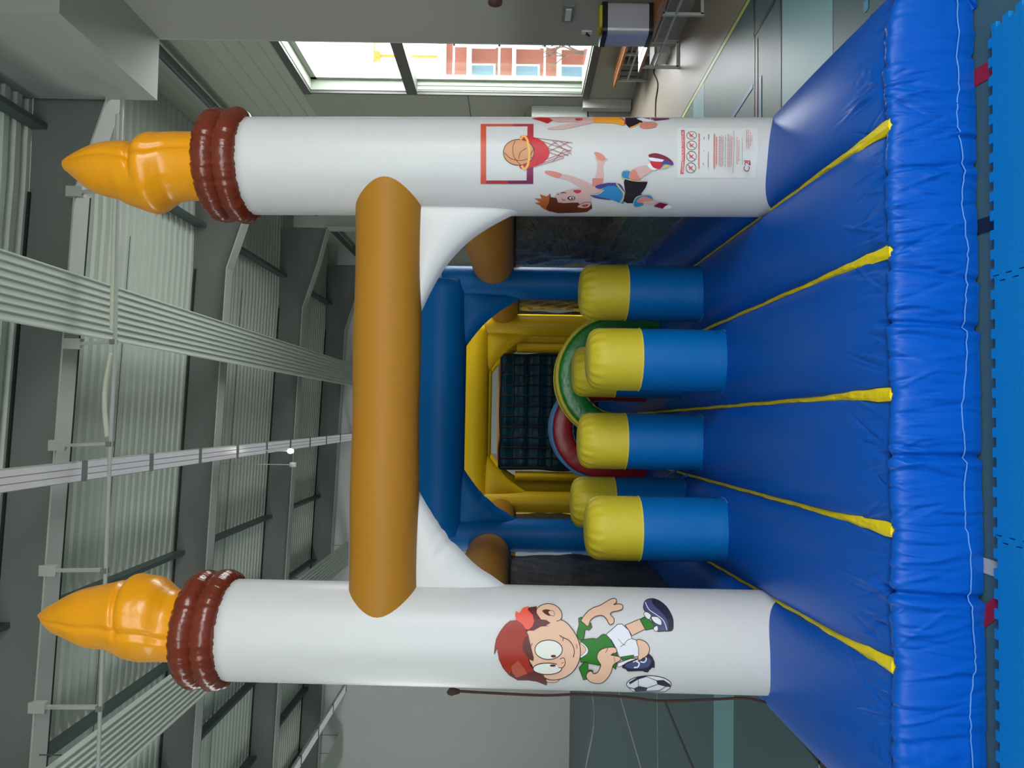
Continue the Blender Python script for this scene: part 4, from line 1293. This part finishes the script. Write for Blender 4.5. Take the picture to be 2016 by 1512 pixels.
d.fill(s2, [(840, 268), (872, 270), (902, 290), (915, 312), (900, 325), (868, 318), (850, 292)], True)
d.fill(s2, [(828, 440), (900, 440), (892, 488), (825, 492)], False)
d.fill(s1, [(575, 575), (590, 542), (640, 526), (690, 512), (760, 506), (802, 530), (822, 570), (818, 615), (760, 612), (700, 605), (640, 610), (600, 600)], True)
d.fill(rr_, [(702, 520), (750, 518), (748, 534), (722, 540)], True)
d.fill(hb, [(520, 575), (548, 540), (552, 565), (590, 570), (600, 600), (640, 604), (730, 600), (760, 622), (822, 608), (826, 640), (790, 664), (740, 668), (600, 672), (530, 655), (500, 620)], False)
d.fill(ho, [(443, 573), (492, 577), (480, 546), (525, 562), (548, 540), (540, 600), (520, 640), (560, 668), (500, 640), (478, 618), (443, 603), (482, 600)], False)
d.fill(s1, [(728, 625), (775, 600), (820, 604), (800, 634), (750, 637)], True, hb, 3); d.fill(rr_, [(760, 618), (800, 612), (790, 628), (765, 628)], True)
d.ell(bk_, 688, 572, 25, 14); d.ell(WH, 690, 571, 16, 9); d.ell(hb, 692, 572, 8, 6)
d.stroke(hb, [(618, 540), (635, 534), (655, 538)], 5); d.stroke(hb, [(625, 574), (634, 585), (650, 582)], 3); d.stroke(hb, [(595, 548), (607, 545)], 4)
d.fill(jp, [(845, 494), (900, 476), (950, 470), (1012, 480), (1040, 530), (1010, 510), (940, 490), (880, 510)], True)
d.fill(jb, [(812, 550), (880, 535), (905, 500), (950, 490), (1005, 500), (1035, 545), (1036, 606), (1000, 600), (950, 582), (870, 572)], True)
d.fill(jp, [(812, 550), (870, 562), (940, 578), (940, 584), (850, 572)], True)
d.stroke(yt, [(985, 474), (1010, 505), (1035, 540), (1030, 575), (1012, 602)], 10); d.stroke(yt, [(812, 548), (870, 544), (905, 516)], 6)
d.fill(bk_, [(1035, 465), (1045, 440), (1110, 455), (1195, 460), (1180, 500), (1148, 545), (1180, 558), (1130, 572), (1100, 606), (1060, 606), (1032, 592), (1044, 530)], False)
d.fill(jb, [(1020, 425), (1030, 392), (1078, 394), (1085, 445), (1045, 444)], True, yt, 5)
d.stroke(yt, [(1045, 444), (1110, 458), (1195, 460)], 6)
d.fill(jb, [(1098, 605), (1125, 562), (1200, 550), (1226, 570), (1222, 584), (1170, 580), (1165, 618), (1112, 632)], True, yt, 5)
d.fill(s1, [(1080, 440), (1090, 385), (1130, 368), (1190, 354), (1226, 384), (1145, 440), (1140, 452)], True)
d.fill(s2, [(1072, 442), (1078, 398), (1110, 385), (1130, 420), (1145, 450)], True)
d.fill(WH, [(1190, 352), (1225, 340), (1262, 372), (1226, 386)], True)
d.fill(mr, [(1200, 284), (1250, 274), (1320, 298), (1362, 335), (1345, 345), (1300, 322), (1240, 312), (1208, 300)], True)
d.fill(rd, [(1215, 325), (1300, 328), (1300, 345), (1272, 378), (1228, 366)], True); d.fill(WH, [(1205, 302), (1300, 318), (1295, 330), (1215, 325)], True)
d.fill(jp, [(1300, 320), (1362, 340), (1355, 354), (1305, 345), (1280, 368)], True); d.fill(yt, [(1285, 372), (1310, 352), (1345, 356), (1310, 372)], True)
d.fill(s2, [(1120, 592), (1165, 560), (1235, 588), (1180, 596), (1150, 604)], True); d.fill(s1, [(1160, 598), (1240, 588), (1250, 606), (1195, 616)], True)
d.fill(mr, [(1232, 626), (1272, 600), (1332, 614), (1292, 642)], False); d.fill(WH, [(1330, 614), (1352, 630), (1335, 641), (1295, 641)], True)
d.build('printed_basketball_boy', PR.obj, 'printed cartoon boy in blue jersey reaching for the ball')
d = Decal(PR, 920, 220, 3.36)
oj = ink('jersey_orange', 238, 160, 46)
d.fill(rd, [(428, 44), (480, 36), (560, 40), (566, 58), (530, 78), (500, 66), (470, 56)], False)
d.fill(s1, [(555, 36), (780, 36), (835, 54), (780, 66), (660, 66), (590, 66)], True); d.fill(rr_, [(715, 44), (760, 44), (758, 56), (722, 58)], True)
d.fill(s1, [(532, 108), (600, 94), (700, 74), (830, 58), (845, 70), (740, 94), (640, 116), (545, 118)], True)
d.fill(oj, [(830, 40), (900, 36), (1015, 38), (1046, 66), (1034, 92), (980, 78), (900, 74), (845, 70)], True)
d.stroke(rr_, [(1010, 38), (1044, 60), (1040, 84)], 9)
d.fill(bk_, [(1044, 38), (1140, 38), (1160, 70), (1120, 84), (1072, 106), (1048, 80)], False); d.stroke(oj, [(1075, 106), (1110, 92), (1150, 72)], 7)
d.fill(s2, [(1140, 92), (1170, 70), (1250, 72), (1250, 98), (1220, 108), (1160, 110)], True)
d.fill(WH, [(1120, 44), (1200, 42), (1240, 58), (1180, 66)], True); d.fill(pu, [(1160, 40), (1340, 42), (1330, 48), (1240, 58)], False)
d.build('printed_orange_player', PR.obj, 'printed player in orange jersey at the pillar edge')

# safety notice -------------------------------------------------------------------
d = Decal(PR, 1330, 230, 11.2)
pale = ink('notice_paper', 214, 216, 214); ired = ink('notice_red', 206, 80, 82); tr = ink('notice_text_red', 206, 128, 124); tg = ink('notice_text_grey', 150, 142, 136); cr = ink('logo_red', 132, 26, 44)
ig = ink('icon_ring', 120, 84, 80)
d.fill(pale, [(30, 245), (1800, 245), (1830, 700), (1760, 1350), (30, 1350)], False)
d.fill(ired, [(122, 290), (200, 290), (208, 700), (212, 900), (180, 1265), (104, 1262), (135, 900), (132, 600)], False)
d.text(WH, 'INFORMATIONS AUX UTILISATEURS', 158, 776, 46, 900)
for (cx, cy, rx, ry) in ((355, 410, 108, 86), (358, 628, 108, 100), (352, 868, 108, 112), (338, 1122, 108, 112)):
    pts = [(cx + rx * math.cos(2 * math.pi * k / 36), cy + ry * math.sin(2 * math.pi * k / 36)) for k in range(37)]
    d.stroke(ig, pts, 13, False)
    d.stroke(ig, [(cx - rx * .68, cy - ry * .68), (cx + rx * .68, cy + ry * .68)], 12, False)
    d.ell(ired, cx - 30, cy - 10, 22, 16); d.stroke(ired, [(cx - 45, cy + 40), (cx, cy), (cx + 40, cy - 36)], 18, False); d.stroke(ired, [(cx, cy), (cx + 10, cy + 50)], 14, False); d.stroke(ired, [(cx - 10, cy), (cx - 40, cy - 50)], 12, False)
random.seed(2)
def tline(m, x, ya, yb, w):
    y = ya
    while y < yb:
        L = random.uniform(18, 70); d.stroke(m, [(x + 3 * math.sin(y / 200), y), (x + 3 * math.sin((y + L) / 200), min(y + L, yb))], w, False); y += L + 9
tline(tr, 518, 370, 1140, 34)
for (x, a_, b_, w_, m_) in ((628, 440, 490, 16, tg), (630, 730, 755, 16, tg), (615, 1010, 1060, 16, tg), (728, 380, 490, 22, tg), (725, 770, 1130, 18, tg), (855, 380, 1130, 34, tr), (905, 440, 1050, 28, tr), (968, 430, 1080, 18, tr), (1005, 400, 1110, 16, tr), (1045, 430, 1080, 16, tg), (1100, 400, 1110, 14, tg), (1160, 380, 1110, 18, tr), (1198, 400, 1120, 16, tr), (1238, 430, 1070, 18, tr), (1358, 440, 1050, 14, tr), (1398, 510, 980, 16, tr), (1475, 440, 1050, 12, tg), (1570, 290, 690, 16, tr), (1610, 290, 700, 16, tr), (1655, 335, 640, 14, tr), (1688, 400, 570, 10, tr)):
    tline(m_, x, a_, b_, w_)
d.stroke(tg, [(1285, 310), (1290, 700), (1270, 1240)], 12)
d.text(cr, 'C', 1566, 1150, 135, 125); d.text(cr, '2', 1580, 1030, 120, 95)
d.stroke(cr, [(1505, 966), (1640, 966), (1650, 1070)], 15, False)
d.fill(ired, [(1515, 978), (1640, 978), (1640, 1000), (1530, 1010)], False)
d.build('safety_notice', PR.obj, 'printed safety notice with four prohibition signs and a red logo')
